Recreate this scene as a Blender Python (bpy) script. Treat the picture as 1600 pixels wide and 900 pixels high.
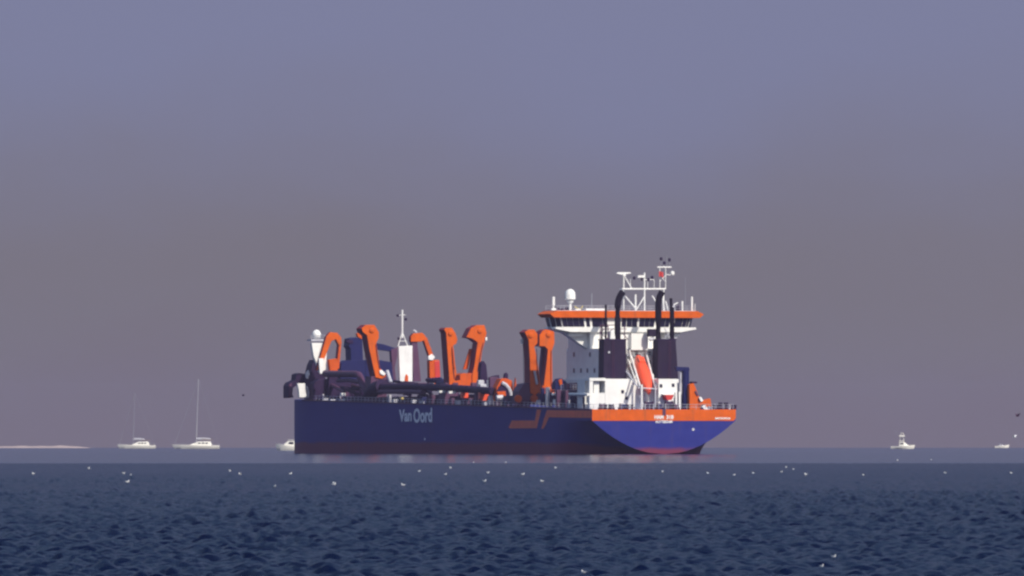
import bpy, math, random
import numpy as np
from mathutils import Vector, Matrix
random.seed(7); np.random.seed(7)
R = math.radians
scene = bpy.context.scene
for o in list(bpy.data.objects): bpy.data.objects.remove(o)

# ------------------------------------------------------------------ camera
FPX = 18580.0        # focal length in pixels of the 1600 px wide frame
CAMH = 3.3
HLEV = 682.0         # row of the level line
RE2 = 1.486e7        # twice the effective radius of the earth
cam = bpy.data.cameras.new('camera'); cam.sensor_width = 36.0
cam.lens = FPX*36/1600; cam.shift_y = (HLEV-450)/1600
cam.clip_start = 1.0; cam.clip_end = 60000
camo = bpy.data.objects.new('camera', cam); scene.collection.objects.link(camo)
camo.location = (0, 0, CAMH); camo.rotation_euler = (R(90), 0, 0)
scene.camera = camo

# ------------------------------------------------------------------ sun and sky
SUN_AZ = math.atan2(0.62, -0.78); SUN_EL = R(40)
SD = Vector((math.sin(SUN_AZ)*math.cos(SUN_EL), math.cos(SUN_AZ)*math.cos(SUN_EL), math.sin(SUN_EL)))
sl = bpy.data.lights.new('sun', 'SUN'); sl.energy = 4.6; sl.angle = R(0.53); sl.color = (1.0, 0.93, 0.82)
so = bpy.data.objects.new('sun', sl); scene.collection.objects.link(so)
so.rotation_euler = SD.to_track_quat('Z', 'Y').to_euler(); so.location = (60, -60, 80)

world = bpy.data.worlds.new('World'); scene.world = world; world.use_nodes = True
wn = world.node_tree; wn.nodes.clear(); wl = wn.links
sky = wn.nodes.new('ShaderNodeTexSky'); sky.sky_type = 'NISHITA'; sky.sun_disc = False
sky.sun_elevation = SUN_EL; sky.sun_rotation = SUN_AZ; sky.altitude = 0
sky.air_density = 1.0; sky.dust_density = 1.5; sky.ozone_density = 3.0
tc = wn.nodes.new('ShaderNodeTexCoord'); sp = wn.nodes.new('ShaderNodeSeparateXYZ')
wl.new(tc.outputs['Generated'], sp.inputs[0])
# layer of smog over the horizon: a ramp over elevation only, the same all round
rmp = wn.nodes.new('ShaderNodeValToRGB'); rmp.color_ramp.interpolation = 'EASE'
mr = wn.nodes.new('ShaderNodeMapRange'); mr.inputs[1].default_value = 0.0; mr.inputs[2].default_value = 0.12
nz = wn.nodes.new('ShaderNodeTexNoise'); nz.inputs['Scale'].default_value = 26; nz.inputs['Detail'].default_value = 3
nmp = wn.nodes.new('ShaderNodeMapping'); nmp.inputs['Scale'].default_value = (1, 1, 2.2)
wl.new(tc.outputs['Generated'], nmp.inputs[0]); wl.new(nmp.outputs[0], nz.inputs['Vector'])
nm = wn.nodes.new('ShaderNodeMath'); nm.operation = 'MULTIPLY_ADD'; nm.inputs[1].default_value = .020; nm.inputs[2].default_value = -.010
wl.new(nz.outputs[0], nm.inputs[0])
na_ = wn.nodes.new('ShaderNodeMath'); na_.operation = 'ADD'; wl.new(sp.outputs[2], na_.inputs[0]); wl.new(nm.outputs[0], na_.inputs[1])
wl.new(na_.outputs[0], mr.inputs[0]); wl.new(mr.outputs[0], rmp.inputs[0])
SMOG = [(0.0, (.185, .160, .195)), (0.09, (.192, .177, .214)), (0.30, (.204, .216, .345)), (0.55, (.215, .238, .395)), (1.0, (.215, .26, .44))]
el = rmp.color_ramp.elements
el[0].position, el[0].color = SMOG[0][0], (*SMOG[0][1], 1)
el[1].position, el[1].color = SMOG[-1][0], (*SMOG[-1][1], 1)
for p, c in SMOG[1:-1]:
    e = el.new(p); e.color = (*c, 1)
sca = wn.nodes.new('ShaderNodeVectorMath'); sca.operation = 'SCALE'; sca.inputs['Scale'].default_value = 0.15
wl.new(sky.outputs[0], sca.inputs[0])
mix = wn.nodes.new('ShaderNodeMix'); mix.data_type = 'RGBA'
mf = wn.nodes.new('ShaderNodeMapRange'); mf.interpolation_type = 'SMOOTHSTEP'
mf.inputs[1].default_value = 0.05; mf.inputs[2].default_value = 0.35
wl.new(sp.outputs[2], mf.inputs[0]); wl.new(mf.outputs[0], mix.inputs['Factor'])
wl.new(rmp.outputs[0], mix.inputs[6]); wl.new(sca.outputs[0], mix.inputs[7])
bg = wn.nodes.new('ShaderNodeBackground'); bg.inputs[1].default_value = 1.0
wo = wn.nodes.new('ShaderNodeOutputWorld')
wl.new(mix.outputs[2], bg.inputs[0]); wl.new(bg.outputs[0], wo.inputs[0])

vs = scene.view_settings; vs.view_transform = 'Standard'; vs.look = 'None'; vs.gamma = 1; vs.exposure = 0.0
scene.cycles.max_bounces = 5; scene.cycles.volume_bounces = 0; scene.cycles.transparent_max_bounces = 6
scene.cycles.caustics_reflective = False; scene.cycles.caustics_refractive = False
scene.cycles.pixel_filter_type = 'BLACKMAN_HARRIS'; scene.cycles.filter_width = 2.4

def drop(r): return r*r/RE2
def row_dist(y):
    a = (y-HLEV)/FPX; r = CAMH/a
    for _ in range(40): r = CAMH/max(a-r/RE2, 1e-5)
    return r
def at_dist(px, r):
    X = (px-800)/FPX*r
    return X, r

# ------------------------------------------------------------------ materials
M = {}
def mat(name, col, rough=0.5, metal=0.0, var=0.15, scale=0.6, rust=0.0, bump=0.02, spec=0.5):
    m = bpy.data.materials.new(name); m.use_nodes = True; nt = m.node_tree; L = nt.links
    b = nt.nodes['Principled BSDF']; b.inputs['Roughness'].default_value = rough; b.inputs['Metallic'].default_value = metal
    b.inputs['Specular IOR Level'].default_value = spec
    t = nt.nodes.new('ShaderNodeTexCoord')
    n = nt.nodes.new('ShaderNodeTexNoise'); n.inputs['Scale'].default_value = scale; n.inputs['Detail'].default_value = 5
    L.new(t.outputs['Object'], n.inputs['Vector'])
    r = nt.nodes.new('ShaderNodeMapRange'); r.inputs[1].default_value = .3; r.inputs[2].default_value = .7
    r.inputs[3].default_value = 1-var; r.inputs[4].default_value = 1+var*.5
    L.new(n.outputs[0], r.inputs[0])
    mx = nt.nodes.new('ShaderNodeVectorMath'); mx.operation = 'SCALE'; mx.inputs[0].default_value = col
    L.new(r.outputs[0], mx.inputs['Scale'])
    out = mx.outputs[0]
    if rust > 0:
        mp = nt.nodes.new('ShaderNodeMapping'); mp.inputs['Scale'].default_value = (1.3, 1.3, .18)
        L.new(t.outputs['Object'], mp.inputs[0])
        n2 = nt.nodes.new('ShaderNodeTexNoise'); n2.inputs['Scale'].default_value = 1.0; n2.inputs['Detail'].default_value = 7
        L.new(mp.outputs[0], n2.inputs['Vector'])
        r2 = nt.nodes.new('ShaderNodeMapRange'); r2.inputs[1].default_value = .56; r2.inputs[2].default_value = .72; r2.inputs[4].default_value = rust
        L.new(n2.outputs[0], r2.inputs[0])
        m2 = nt.nodes.new('ShaderNodeMix'); m2.data_type = 'RGBA'; L.new(r2.outputs[0], m2.inputs['Factor'])
        L.new(out, m2.inputs[6]); m2.inputs[7].default_value = (.20, .085, .045, 1); out = m2.outputs[2]
    L.new(out, b.inputs['Base Color'])
    if bump:
        bp = nt.nodes.new('ShaderNodeBump'); bp.inputs['Strength'].default_value = .3; bp.inputs['Distance'].default_value = bump
        L.new(n.outputs[0], bp.inputs['Height']); L.new(bp.outputs[0], b.inputs['Normal'])
    M[name] = m; return m
mat('orange_paint', (.62, .100, .0015), .65, rust=.35, spec=.15)
mat('orange_worn', (.58, .085, .004), .65, rust=.35, spec=.15)
mat('white_paint', (.82, .81, .76), .4, rust=.12, var=.08)
mat('grey_white', (.50, .50, .54), .5, rust=.3)
mat('dark_pipe', (.020, .007, .040), .7, rust=.05, spec=.2)
mat('black_paint', (.014, .006, .026), .7, rust=.04, spec=.2)
mat('soot', (.006, .003, .010), .9, spec=.15)
mat('blue_paint', (.006, .009, .075), .6, rust=.03, spec=.2)
mat('purple_gear', (.085, .032, .075), .6, rust=.2, spec=.3)
mat('painted_shade', (.20, .016, .03), .6, rust=.2, spec=.2)  # shade of the orange port faces, put into the colour
mat('red_paint', (.55, .03, .02), .45)
mat('yellow_paint', (.65, .5, .1), .5)
mat('glass_dark', (.010, .008, .028), .3, var=.05, bump=0, spec=.25)
mat('gel_white', (.85, .82, .72), .25, var=.05, bump=0)
mat('mast_grey', (.42, .42, .45), .5)
mat('mast_dim', (.26, .26, .30), .5)
mat('teak', (.3, .2, .12), .6)
mat('alu', (.45, .45, .47), .4, metal=.6)
mat('boat_red', (.85, .10, .035), .35, var=.06)
mat('lettering', (.85, .85, .88), .5)
mat('lettering_white', (.85, .85, .85), .5)
mat('stripe_orange', (.80, .115, .03), .5, rust=.15)
mat('gull_white', (.85, .85, .84), .7, bump=0)
mat('gull_grey', (.30, .31, .34), .7, bump=0)
mat('beak', (.7, .4, .05), .5, bump=0)
mat('sand', (.42, .33, .30), .9, scale=.05)
mat('flag_red', (.6, .05, .04), .8)

def hull_material():
    m = bpy.data.materials.new('hull_paint'); m.use_nodes = True; nt = m.node_tree; L = nt.links; N = nt.nodes
    b = N['Principled BSDF']; b.inputs['Roughness'].default_value = .6; b.inputs['Specular IOR Level'].default_value = .2
    t = N.new('ShaderNodeTexCoord'); s = N.new('ShaderNodeSeparateXYZ'); L.new(t.outputs['Object'], s.inputs[0])
    n = N.new('ShaderNodeTexNoise'); n.inputs['Scale'].default_value = .35; n.inputs['Detail'].default_value = 8
    mp = N.new('ShaderNodeMapping'); mp.inputs['Scale'].default_value = (1, .25, 1.6); L.new(t.outputs['Object'], mp.inputs[0]); L.new(mp.outputs[0], n.inputs[0])
    # boot topping: worn antifouling below about 2.3 m
    a = N.new('ShaderNodeMath'); a.operation = 'MULTIPLY_ADD'; a.inputs[1].default_value = 1.3; L.new(n.outputs[0], a.inputs[0]); L.new(s.outputs[2], a.inputs[2])
    r = N.new('ShaderNodeMapRange'); r.inputs[1].default_value = 2.7; r.inputs[2].default_value = 3.5; r.inputs[3].default_value = 1; r.inputs[4].default_value = 0
    L.new(a.outputs[0], r.inputs[0])
    # the boot topping is lower on the counter of the stern
    u = N.new('ShaderNodeMapRange'); u.inputs[1].default_value = .2; u.inputs[2].default_value = 16; u.inputs[3].default_value = 1.25; u.inputs[4].default_value = 0
    L.new(s.outputs[1], u.inputs[0]); L.new(u.outputs[0], a.inputs[2]) if False else None
    ad = N.new('ShaderNodeMath'); ad.operation = 'ADD'; L.new(a.outputs[0], ad.inputs[0]); L.new(u.outputs[0], ad.inputs[1]); L.new(ad.outputs[0], r.inputs[0])
    mx = N.new('ShaderNodeMix'); mx.data_type = 'RGBA'; L.new(r.outputs[0], mx.inputs['Factor'])
    v = N.new('ShaderNodeMix'); v.data_type = 'RGBA'; L.new(n.outputs[0], v.inputs['Factor'])
    v.inputs[6].default_value = (.008, .012, .15, 1); v.inputs[7].default_value = (.020, .030, .22, 1)
    L.new(v.outputs[2], mx.inputs[6]); mx.inputs[7].default_value = (.15, .028, .065, 1)
    # scuffs and runs
    mp2 = N.new('ShaderNodeMapping'); mp2.inputs['Scale'].default_value = (.9, .5, .09); L.new(t.outputs['Object'], mp2.inputs[0])
    n2 = N.new('ShaderNodeTexNoise'); n2.inputs['Scale'].default_value = 1.; n2.inputs['Detail'].default_value = 8; L.new(mp2.outputs[0], n2.inputs[0])
    r2 = N.new('ShaderNodeMapRange'); r2.inputs[1].default_value = .58; r2.inputs[2].default_value = .75; r2.inputs[4].default_value = .35; L.new(n2.outputs[0], r2.inputs[0])
    m3 = N.new('ShaderNodeMix'); m3.data_type = 'RGBA'; L.new(r2.outputs[0], m3.inputs['Factor']); L.new(mx.outputs[2], m3.inputs[6]); m3.inputs[7].default_value = (.06, .04, .12, 1)
    L.new(m3.outputs[2], b.inputs['Base Color'])
    M['hull_paint'] = m
hull_material()

def water_material():
    m = bpy.data.materials.new('sea_water'); m.use_nodes = True; nt = m.node_tree; L = nt.links; N = nt.nodes; N.clear()
    t = N.new('ShaderNodeTexCoord')
    n = N.new('ShaderNodeTexNoise'); n.inputs['Scale'].default_value = 2.6; n.inputs['Detail'].default_value = 6; n.inputs['Roughness'].default_value = .6
    L.new(t.outputs['Object'], n.inputs[0])
    # wind-ruffled water with a smooth slick lying before the ship
    s = N.new('ShaderNodeSeparateXYZ'); L.new(t.outputs['Object'], s.inputs[0])
    n3 = N.new('ShaderNodeTexNoise'); n3.inputs['Scale'].default_value = .02; n3.inputs['Detail'].default_value = 4; L.new(t.outputs['Object'], n3.inputs[0])
    a = N.new('ShaderNodeMath'); a.operation = 'MULTIPLY_ADD'; a.inputs[1].default_value = 60; L.new(n3.outputs[0], a.inputs[0]); L.new(s.outputs[1], a.inputs[2])
    r = N.new('ShaderNodeMapRange'); r.interpolation_type = 'SMOOTHSTEP'; r.inputs[1].default_value = 1500; r.inputs[2].default_value = 1620
    r.inputs[3].default_value = 1; r.inputs[4].default_value = .05; L.new(a.outputs[0], r.inputs[0])
    bp = N.new('ShaderNodeBump'); bp.inputs['Distance'].default_value = .13; L.new(r.outputs[0], bp.inputs['Strength']); L.new(n.outputs[0], bp.inputs['Height'])
    df = N.new('ShaderNodeBsdfDiffuse'); df.inputs[0].default_value = (.0003, .0026, .019, 1)
    b = N.new('ShaderNodeBsdfPrincipled'); b.inputs['Base Color'].default_value = (.0003, .0028, .020, 1); b.inputs['IOR'].default_value = 1.333
    b.inputs['Roughness'].default_value = .12; L.new(bp.outputs[0], b.inputs['Normal'])
    b.inputs['Specular Tint'].default_value = (.50, .70, 1, 1)
    # share of the facets that is shadowed or hidden by the ripples in front of them
    k = N.new('ShaderNodeMapRange'); k.inputs[3].default_value = .24; k.inputs[4].default_value = .53; L.new(r.outputs[0], k.inputs[0])
    mx = N.new('ShaderNodeMixShader'); L.new(k.outputs[0], mx.inputs[0]); L.new(b.outputs[0], mx.inputs[1]); L.new(df.outputs[0], mx.inputs[2])
    o = N.new('ShaderNodeOutputMaterial'); L.new(mx.outputs[0], o.inputs[0])
    M['sea_water'] = m
water_material()

# ------------------------------------------------------------------ mesh helpers
class MB:
    def __init__(s): s.v = []; s.f = []
    def add(s, vs, fs):
        k = len(s.v); s.v += [tuple(p) for p in vs]; s.f += [tuple(i+k for i in f) for f in fs]; return s
    def box(s, x0, x1, y0, y1, z0, z1):
        return s.add([(x0,y0,z0),(x1,y0,z0),(x1,y1,z0),(x0,y1,z0),(x0,y0,z1),(x1,y0,z1),(x1,y1,z1),(x0,y1,z1)],
                     [(0,3,2,1),(4,5,6,7),(0,1,5,4),(1,2,6,5),(2,3,7,6),(3,0,4,7)])
    def prism(s, pts, u0, u1):          # polygon in (x, z), extruded along y
        n = len(pts)
        a = sum(pts[i][0]*pts[(i+1)%n][1]-pts[(i+1)%n][0]*pts[i][1] for i in range(n))
        if a < 0: pts = pts[::-1]
        return s.add([(p[0],u0,p[1]) for p in pts]+[(p[0],u1,p[1]) for p in pts],
                     [tuple(range(n)), tuple(range(2*n-1,n-1,-1))]+[(i,i+n,(i+1)%n+n,(i+1)%n) for i in range(n)])
    def prism_x(s, pts, x0, x1):        # polygon in (y, z), extruded along x
        n = len(pts)
        return s.add([(x0,p[0],p[1]) for p in pts]+[(x1,p[0],p[1]) for p in pts],
                     [tuple(range(n-1,-1,-1)), tuple(range(n,2*n))]+[(i,(i+1)%n,(i+1)%n+n,i+n) for i in range(n)])
    def prism_z(s, pts, z0, z1, k0=1.0):        # plan polygon extruded up; k0 scales the bottom
        n = len(pts)
        cx = sum(p[0] for p in pts)/n; cy = sum(p[1] for p in pts)/n
        return s.add([(cx+(p[0]-cx)*k0,cy+(p[1]-cy)*k0,z0) for p in pts]+[(p[0],p[1],z1) for p in pts],
                     [tuple(range(n-1,-1,-1)), tuple(range(n,2*n))]+[(i,(i+1)%n,(i+1)%n+n,i+n) for i in range(n)])
    def tube(s, pts, r, seg=8, r2=None):
        pts = [Vector(p) for p in pts]; n = len(pts); rings = []
        rr = [r+( (r2-r)*i/(n-1) if r2 is not None else 0) for i in range(n)]
        up = Vector((0,0,1))
        vs = []
        for i, p in enumerate(pts):
            d = (pts[min(i+1,n-1)]-pts[max(i-1,0)]).normalized()
            a = d.cross(up)
            if a.length < 1e-3: a = d.cross(Vector((0,1,0)))
            a.normalize(); b = a.cross(d)
            for k in range(seg):
                t = 2*math.pi*k/seg; vs.append(p+(a*math.cos(t)+b*math.sin(t))*rr[i])
        fs = [tuple(range(seg)), tuple(range(n*seg-1,(n-1)*seg-1,-1))]
        for i in range(n-1):
            for k in range(seg): fs.append((i*seg+k,(i+1)*seg+k,(i+1)*seg+(k+1)%seg,i*seg+(k+1)%seg))
        return s.add(vs, fs)
    def lathe(s, c, prof, seg=16):      # prof = [(r, z)] about a vertical axis at c
        vs = []; fs = []
        for r, z in prof:
            for k in range(seg):
                t = 2*math.pi*k/seg; vs.append((c[0]+r*math.cos(t), c[1]+r*math.sin(t), c[2]+z))
        n = len(prof)
        for i in range(n-1):
            for k in range(seg): fs.append((i*seg+k,i*seg+(k+1)%seg,(i+1)*seg+(k+1)%seg,(i+1)*seg+k))
        fs.append(tuple(range(seg-1,-1,-1))); fs.append(tuple(range((n-1)*seg,n*seg)))
        return s.add(vs, fs)
    def loft(s, rings, cap=True):
        n = len(rings[0]); vs = [p for r in rings for p in r]; fs = []
        for i in range(len(rings)-1):
            for k in range(n): fs.append((i*n+k,i*n+(k+1)%n,(i+1)*n+(k+1)%n,(i+1)*n+k))
        if cap: fs.append(tuple(range(n-1,-1,-1))); fs.append(tuple(range((len(rings)-1)*n,len(rings)*n)))
        return s.add(vs, fs)
    def build(s, name, m, parent=None, smooth=False, bevel=0.0):
        me = bpy.data.meshes.new(name); me.from_pydata(s.v, [], s.f); me.update()
        me.materials.append(M[m] if isinstance(m, str) else m)
        if smooth:
            me.polygons.foreach_set('use_smooth', [True]*len(me.polygons))
            me.set_sharp_from_angle(angle=R(38))
        o = bpy.data.objects.new(name, me); scene.collection.objects.link(o)
        if parent: o.parent = parent
        if bevel:
            b = o.modifiers.new('bevel', 'BEVEL'); b.width = bevel; b.segments = 2; b.limit_method = 'ANGLE'
        return o
def empty(name, loc, rz, label, cat, group=None):
    o = bpy.data.objects.new(name, None); scene.collection.objects.link(o)
    o.location = loc; o.rotation_euler = (0, 0, rz); o['label'] = label; o['category'] = cat
    if group: o['group'] = group
    return o
def fix_normals(o):
    import bmesh
    bm = bmesh.new(); bm.from_mesh(o.data); bmesh.ops.recalc_face_normals(bm, faces=bm.faces); bm.to_mesh(o.data); bm.free()

# ------------------------------------------------------------------ sea
def build_sea():
    H = 0.060; NA = 440
    a_f = np.linspace(-H, H, NA)
    step = a_f[1]-a_f[0]; out = []; a = H; d = step
    while a < math.pi-0.02:
        d = min(d*1.42, 0.25); a += d; out.append(min(a, math.pi-0.001))
    out = np.array(out); ang = np.concatenate([-out[::-1], a_f, out])
    rs = [2., 5., 10., 20., 40., 70., 100., 130., 160., 190., 215., 235., 250.]
    r = 258.
    while r < 9500:
        rs.append(r)
        if r < 700: r += r*0.0008
        elif r < 1550: r += r*0.0014
        elif r < 2400: r *= 1.004
        else: r *= 1.015
    rs = np.array(rs); nr, na = len(rs), len(ang)
    rr, aa = np.meshgrid(rs, ang, indexing='ij')
    X = rr*np.sin(aa); Y = rr*np.cos(aa)
    Z = np.zeros_like(X)
    rng = np.random.RandomState(3)
    sp_r = np.gradient(rs)[:, None]
    dens = (np.abs(aa) <= H*1.01)
    sp_a = rr*step
    env = 0.75+0.5*(np.sin(X*.013+1)*np.sin(Y*.008+2)+np.sin(X*.037-Y*.011))*.5
    for i in range(134):
        lam = 0.26*(1.9/0.26)**(rng.rand()**1.1)
        th = R(12)+rng.randn()*R(58)
        if i >= 84: th = R(90)*(1 if rng.rand() < .5 else -1)+rng.randn()*R(13); lam = .6+rng.rand()*1.1
        k = 2*math.pi/lam
        kx, ky = k*math.sin(th), k*math.cos(th)
        amp = 0.0142*lam**0.6
        ph = rng.rand()*6.28
        res = np.abs(kx)*sp_a/np.pi + np.abs(ky)*sp_r/np.pi      # fraction of Nyquist
        w = np.clip(1.25-res*0.95, 0, 1)
        if i >= 84: w = w*np.clip((rr-350)/500, .15, 1)*1.9
        Z += amp*w*np.sin(kx*X+ky*Y+ph+0.5*np.sin(X*k*.13+Y*k*.07+ph*3))
    s = 0.045
    Z = Z*env + 0.35*Z*np.abs(Z)/ (np.abs(Z)+s)      # sharper crests, uneven groups
    slick = np.clip((Y-1490-25*np.sin(X*.02))/90, 0, 1)
    Z *= (1-.9*slick)*np.clip((rr-30)/200, 0.15, 1)
    Z *= np.where(dens, 1, .0)
    Z -= rr*rr/RE2
    co = np.stack([X, Y, Z], -1).reshape(-1, 3).astype(np.float32)
    i, j = np.meshgrid(np.arange(nr-1), np.arange(na-1), indexing='ij')
    q = np.stack([i*na+j, i*na+j+1, (i+1)*na+j+1, (i+1)*na+j], -1).reshape(-1, 4)[:, ::-1]
    # disc round the foot of the camera and the seam behind it
    centre = len(co); co = np.vstack([co, [[0, 0, 0]]]).astype(np.float32)
    ii = np.arange(nr-1); seam = np.stack([ii*na+na-1, ii*na, (ii+1)*na, (ii+1)*na+na-1], -1)[:, ::-1]
    q = np.vstack([q, seam])
    jj = np.arange(na); tri = np.stack([np.full(na, centre), (jj+1) % na, jj], -1)
    me = bpy.data.meshes.new('sea')
    me.vertices.add(len(co)); me.vertices.foreach_set('co', co.ravel())
    nl = q.size+tri.size; me.loops.add(nl)
    me.loops.foreach_set('vertex_index', np.concatenate([q.ravel(), tri.ravel()]).astype(np.int32))
    npol = len(q)+len(tri); me.polygons.add(npol)
    st = np.concatenate([np.arange(len(q))*4, len(q)*4+np.arange(len(tri))*3]).astype(np.int32)
    me.polygons.foreach_set('loop_start', st)
    me.polygons.foreach_set('use_smooth', np.ones(npol, bool))
    me.update(); me.validate()
    me.materials.append(M['sea_water'])
    o = bpy.data.objects.new('sea', me); scene.collection.objects.link(o); o['kind'] = 'structure'
    return o
sea = build_sea()

# ------------------------------------------------------------------ air: haze over the water
hz = MB().box(-9700, 9700, -300, 9700, -8.3, 46)
ho = hz.build('haze', 'sand'); ho['kind'] = 'stuff'
hm = bpy.data.materials.new('haze_air'); hm.use_nodes = True; hm.node_tree.nodes.clear()
pv = hm.node_tree.nodes.new('ShaderNodeVolumePrincipled'); mo = hm.node_tree.nodes.new('ShaderNodeOutputMaterial')
pv.inputs['Color'].default_value = (.72, .60, .80, 1); pv.inputs['Density'].default_value = 4.5e-5; pv.inputs['Anisotropy'].default_value = 0.4
hm.node_tree.links.new(pv.outputs[0], mo.inputs['Volume'])
ho.data.materials[0] = hm

# ------------------------------------------------------------------ THE SHIP
PSI = R(19); XT, YT = (1037.5-800)/FPX*2500, 2500.0
ZW = -drop(2500)
Fx, Fy = -math.sin(PSI), math.cos(PSI); Sx, Sy = math.cos(PSI), math.sin(PSI)
def Vp(px, u):          # lateral position of column px at station u
    k = (px-800)/FPX
    return (k*(YT+u*Fy)-XT-u*Fx)/(Sx-k*Sy)
def Up(px, v):          # station of column px at lateral position v
    k = (px-800)/FPX
    return (k*(YT+v*Sy)-XT-v*Sx)/(Fx-k*Fy)
def Zp(py, u, v=0):
    return (HLEV-py)/FPX*(YT+u*Fy+v*Sy)+CAMH-ZW
def P(px, py, u):       # (v, z) of a pixel on the cross plane at station u
    v = Vp(px, u); return (v, Zp(py, u, v))
def PP(pts, u): return [P(a, b, u) for a, b in pts]
def zd(u): return 9.36+2.62*u/205

ship = empty('dredging_ship', (XT, YT, ZW), PSI, 'long dark blue dredging ship at anchor with orange gantries and white bridge at the stern', 'ship')

# hull -------------------------------------------------
US = [0,2,4,6,8,11,14,18,22,26,30,45,60,80,100,120,140,160,175,190,194,197,201,206,211,215,219,222,224.5,226.3,227]
ZS = [-3,-1.5,0,.3,.7,1.2,1.8,2.6,3.5,4.5,5.5,6.4,7.05,7.8]
def sm(x): x = min(max(x, 0), 1); return x*x*(3-2*x)
def half(u, z):
    zb = -8*(u/28.0)
    t = max(0., min(1., (z-zb)/(7.05-zb)))
    w = 16*math.sqrt(t)
    w = w+(16-w)*sm(u/27)
    if u > 190:
        e = 188.5
        if u > e:
            t = min(1, (u-e)/(227.01-e)); w *= math.sqrt(max(0, 1-t**2.2))
    return max(w, .02)
mb = MB(); rows = []
for u in US:
    zt = zd(u); zs = ZS+[7.8+(zt-7.8)*.5, zt]
    rows.append([(-half(u, z), u, z) for z in zs][::-1]+[(half(u, z), u, z) for z in zs])
n = len(rows[0])
vs = [p for r_ in rows for p in r_]; fs = []
for i in range(len(rows)-1):
    for k in range(n-1): fs.append((i*n+k, i*n+k+1, (i+1)*n+k+1, (i+1)*n+k))
    fs.append((i*n+n-1, i*n, (i+1)*n, (i+1)*n+n-1))
fs.append(tuple(range(n)))
fs.append(tuple(range((len(rows)-1)*n, len(rows)*n))[::-1])
mb.add(vs, fs)
hull = mb.build('hull', 'hull_paint', ship); fix_normals(hull)
hull.data.polygons.foreach_set('use_smooth', [True]*len(hull.data.polygons)); hull.data.set_sharp_from_angle(angle=R(30))
# orange band across the stern and the logo stripe on the side
MB().prism([(-15.99,7.02),(15.6,7.02),(16.05,7.6),(16.05,9.42),(-16.05,9.42),(-16.05,7.02)], -.06, -.005).build('stern_band', 'orange_paint', ship)
mb = MB()
def side_poly(pts, x=-16.03, t=.025):
    q = [(Up(a, -16), Zp(b, Up(a, -16), -16)) for a, b in pts]
    return MB().prism_x(q, x-t, x)
side_poly([(924,641.2),(924,653),(892,652.6),(858,652),(853,664),(849,670),(846,670),(850,655),(855,640.6),(890,641)]).build('logo_stripe', 'stripe_orange', ship)
side_poly([(839,640),(846,640.2),(839,669),(797,669.5),(795,668),(800,657),(836,657)]).build('logo_stripe', 'stripe_orange', ship)

def text(s, name, m, h, width, depth, rot, loc, parent):
    cu = bpy.data.curves.new('t', 'FONT'); cu.body = s; cu.size = 1; cu.extrude = .02; cu.offset = .03; cu.resolution_u = 3
    o = bpy.data.objects.new('t', cu); scene.collection.objects.link(o)
    bpy.context.view_layer.update()
    me = bpy.data.meshes.new_from_object(o.evaluated_get(bpy.context.evaluated_depsgraph_get()))
    bpy.data.objects.remove(o)
    xs = [v.co.x for v in me.vertices]; ys = [v.co.y for v in me.vertices]
    x0, x1, y0, y1 = min(xs), max(xs), min(ys), max(ys)
    for v in me.vertices:
        v.co.x = (v.co.x-(x0+x1)/2)/(x1-x0)*width; v.co.y = (v.co.y-(y0+y1)/2)/(y1-y0)*h
    me.materials.clear(); me.materials.append(M[m])
    o = bpy.data.objects.new(name, me); scene.collection.objects.link(o); o.parent = parent
    o.rotation_euler = rot; o.location = loc
    return o
for wd, p0, p1, q0, q1 in (('Van', 624, 643.5, 639.5, 659), ('Oord', 646.5, 675.5, 637.5, 660.5)):
    ua, ub_ = Up(p0, -16), Up(p1, -16); um = (ua+ub_)/2
    text(wd, 'lettering', 'lettering', (q1-q0)/FPX*(YT+um*Fy), ua-ub_, .02, (R(90), R(-.72), R(-90)), (-16.06, um, Zp((q0+q1)/2, um, -16)), ship)
for wd, p0, p1 in (('HAM', 1022.5, 1036.5), ('318', 1041, 1052)):
    text(wd, 'lettering', 'lettering_white', .85, Vp(p1, 0)-Vp(p0, 0), .02, (R(90), 0, 0), (Vp((p0+p1)/2, 0), -.10, Zp(651.6, 0)), ship)
text('ROTTERDAM', 'lettering', 'lettering_white', .6, 3.7, .02, (R(90), 0, 0), (*[Vp(1037.5, 0), -.04], Zp(658.8, 0)), ship)
text('IMO9229556', 'lettering', 'lettering_white', .42, 3.4, .02, (R(90), 0, 0), (*[Vp(1129, 0), -.10], Zp(653.6, 0)), ship)
MB().lathe((0,0,0), [(.3,0),(.3,.05)], 10).build('hull_mark', 'grey_white', ship).matrix_local = Matrix.Translation((Vp(1083,0), -.02, Zp(671,0)))@Matrix.Rotation(R(90),4,'X')
MB().lathe((0,0,0), [(.3,0),(.3,.05)], 10).build('hull_mark', 'lettering', ship).matrix_local = Matrix.Translation((-16.01, Up(664,-16), Zp(686,Up(664,-16),-16)))@Matrix.Rotation(R(-90),4,'Y')
# fairlead notch at the centre of the stern
MB().box(Vp(1035,0), Vp(1040,0), -.12, 1, Zp(649.5,0), Zp(639,0)).build('fairlead', 'purple_gear', ship)
# gunwale strake
mb = MB(); pts = [(-16.05, u, zd(u)+.05) for u in US if u < 200]; mb.tube(pts, .16, 6); mb.tube([(-p[0],p[1],p[2]) for p in pts], .16, 6)
mb.build('gunwale', 'purple_gear', ship)

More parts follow.
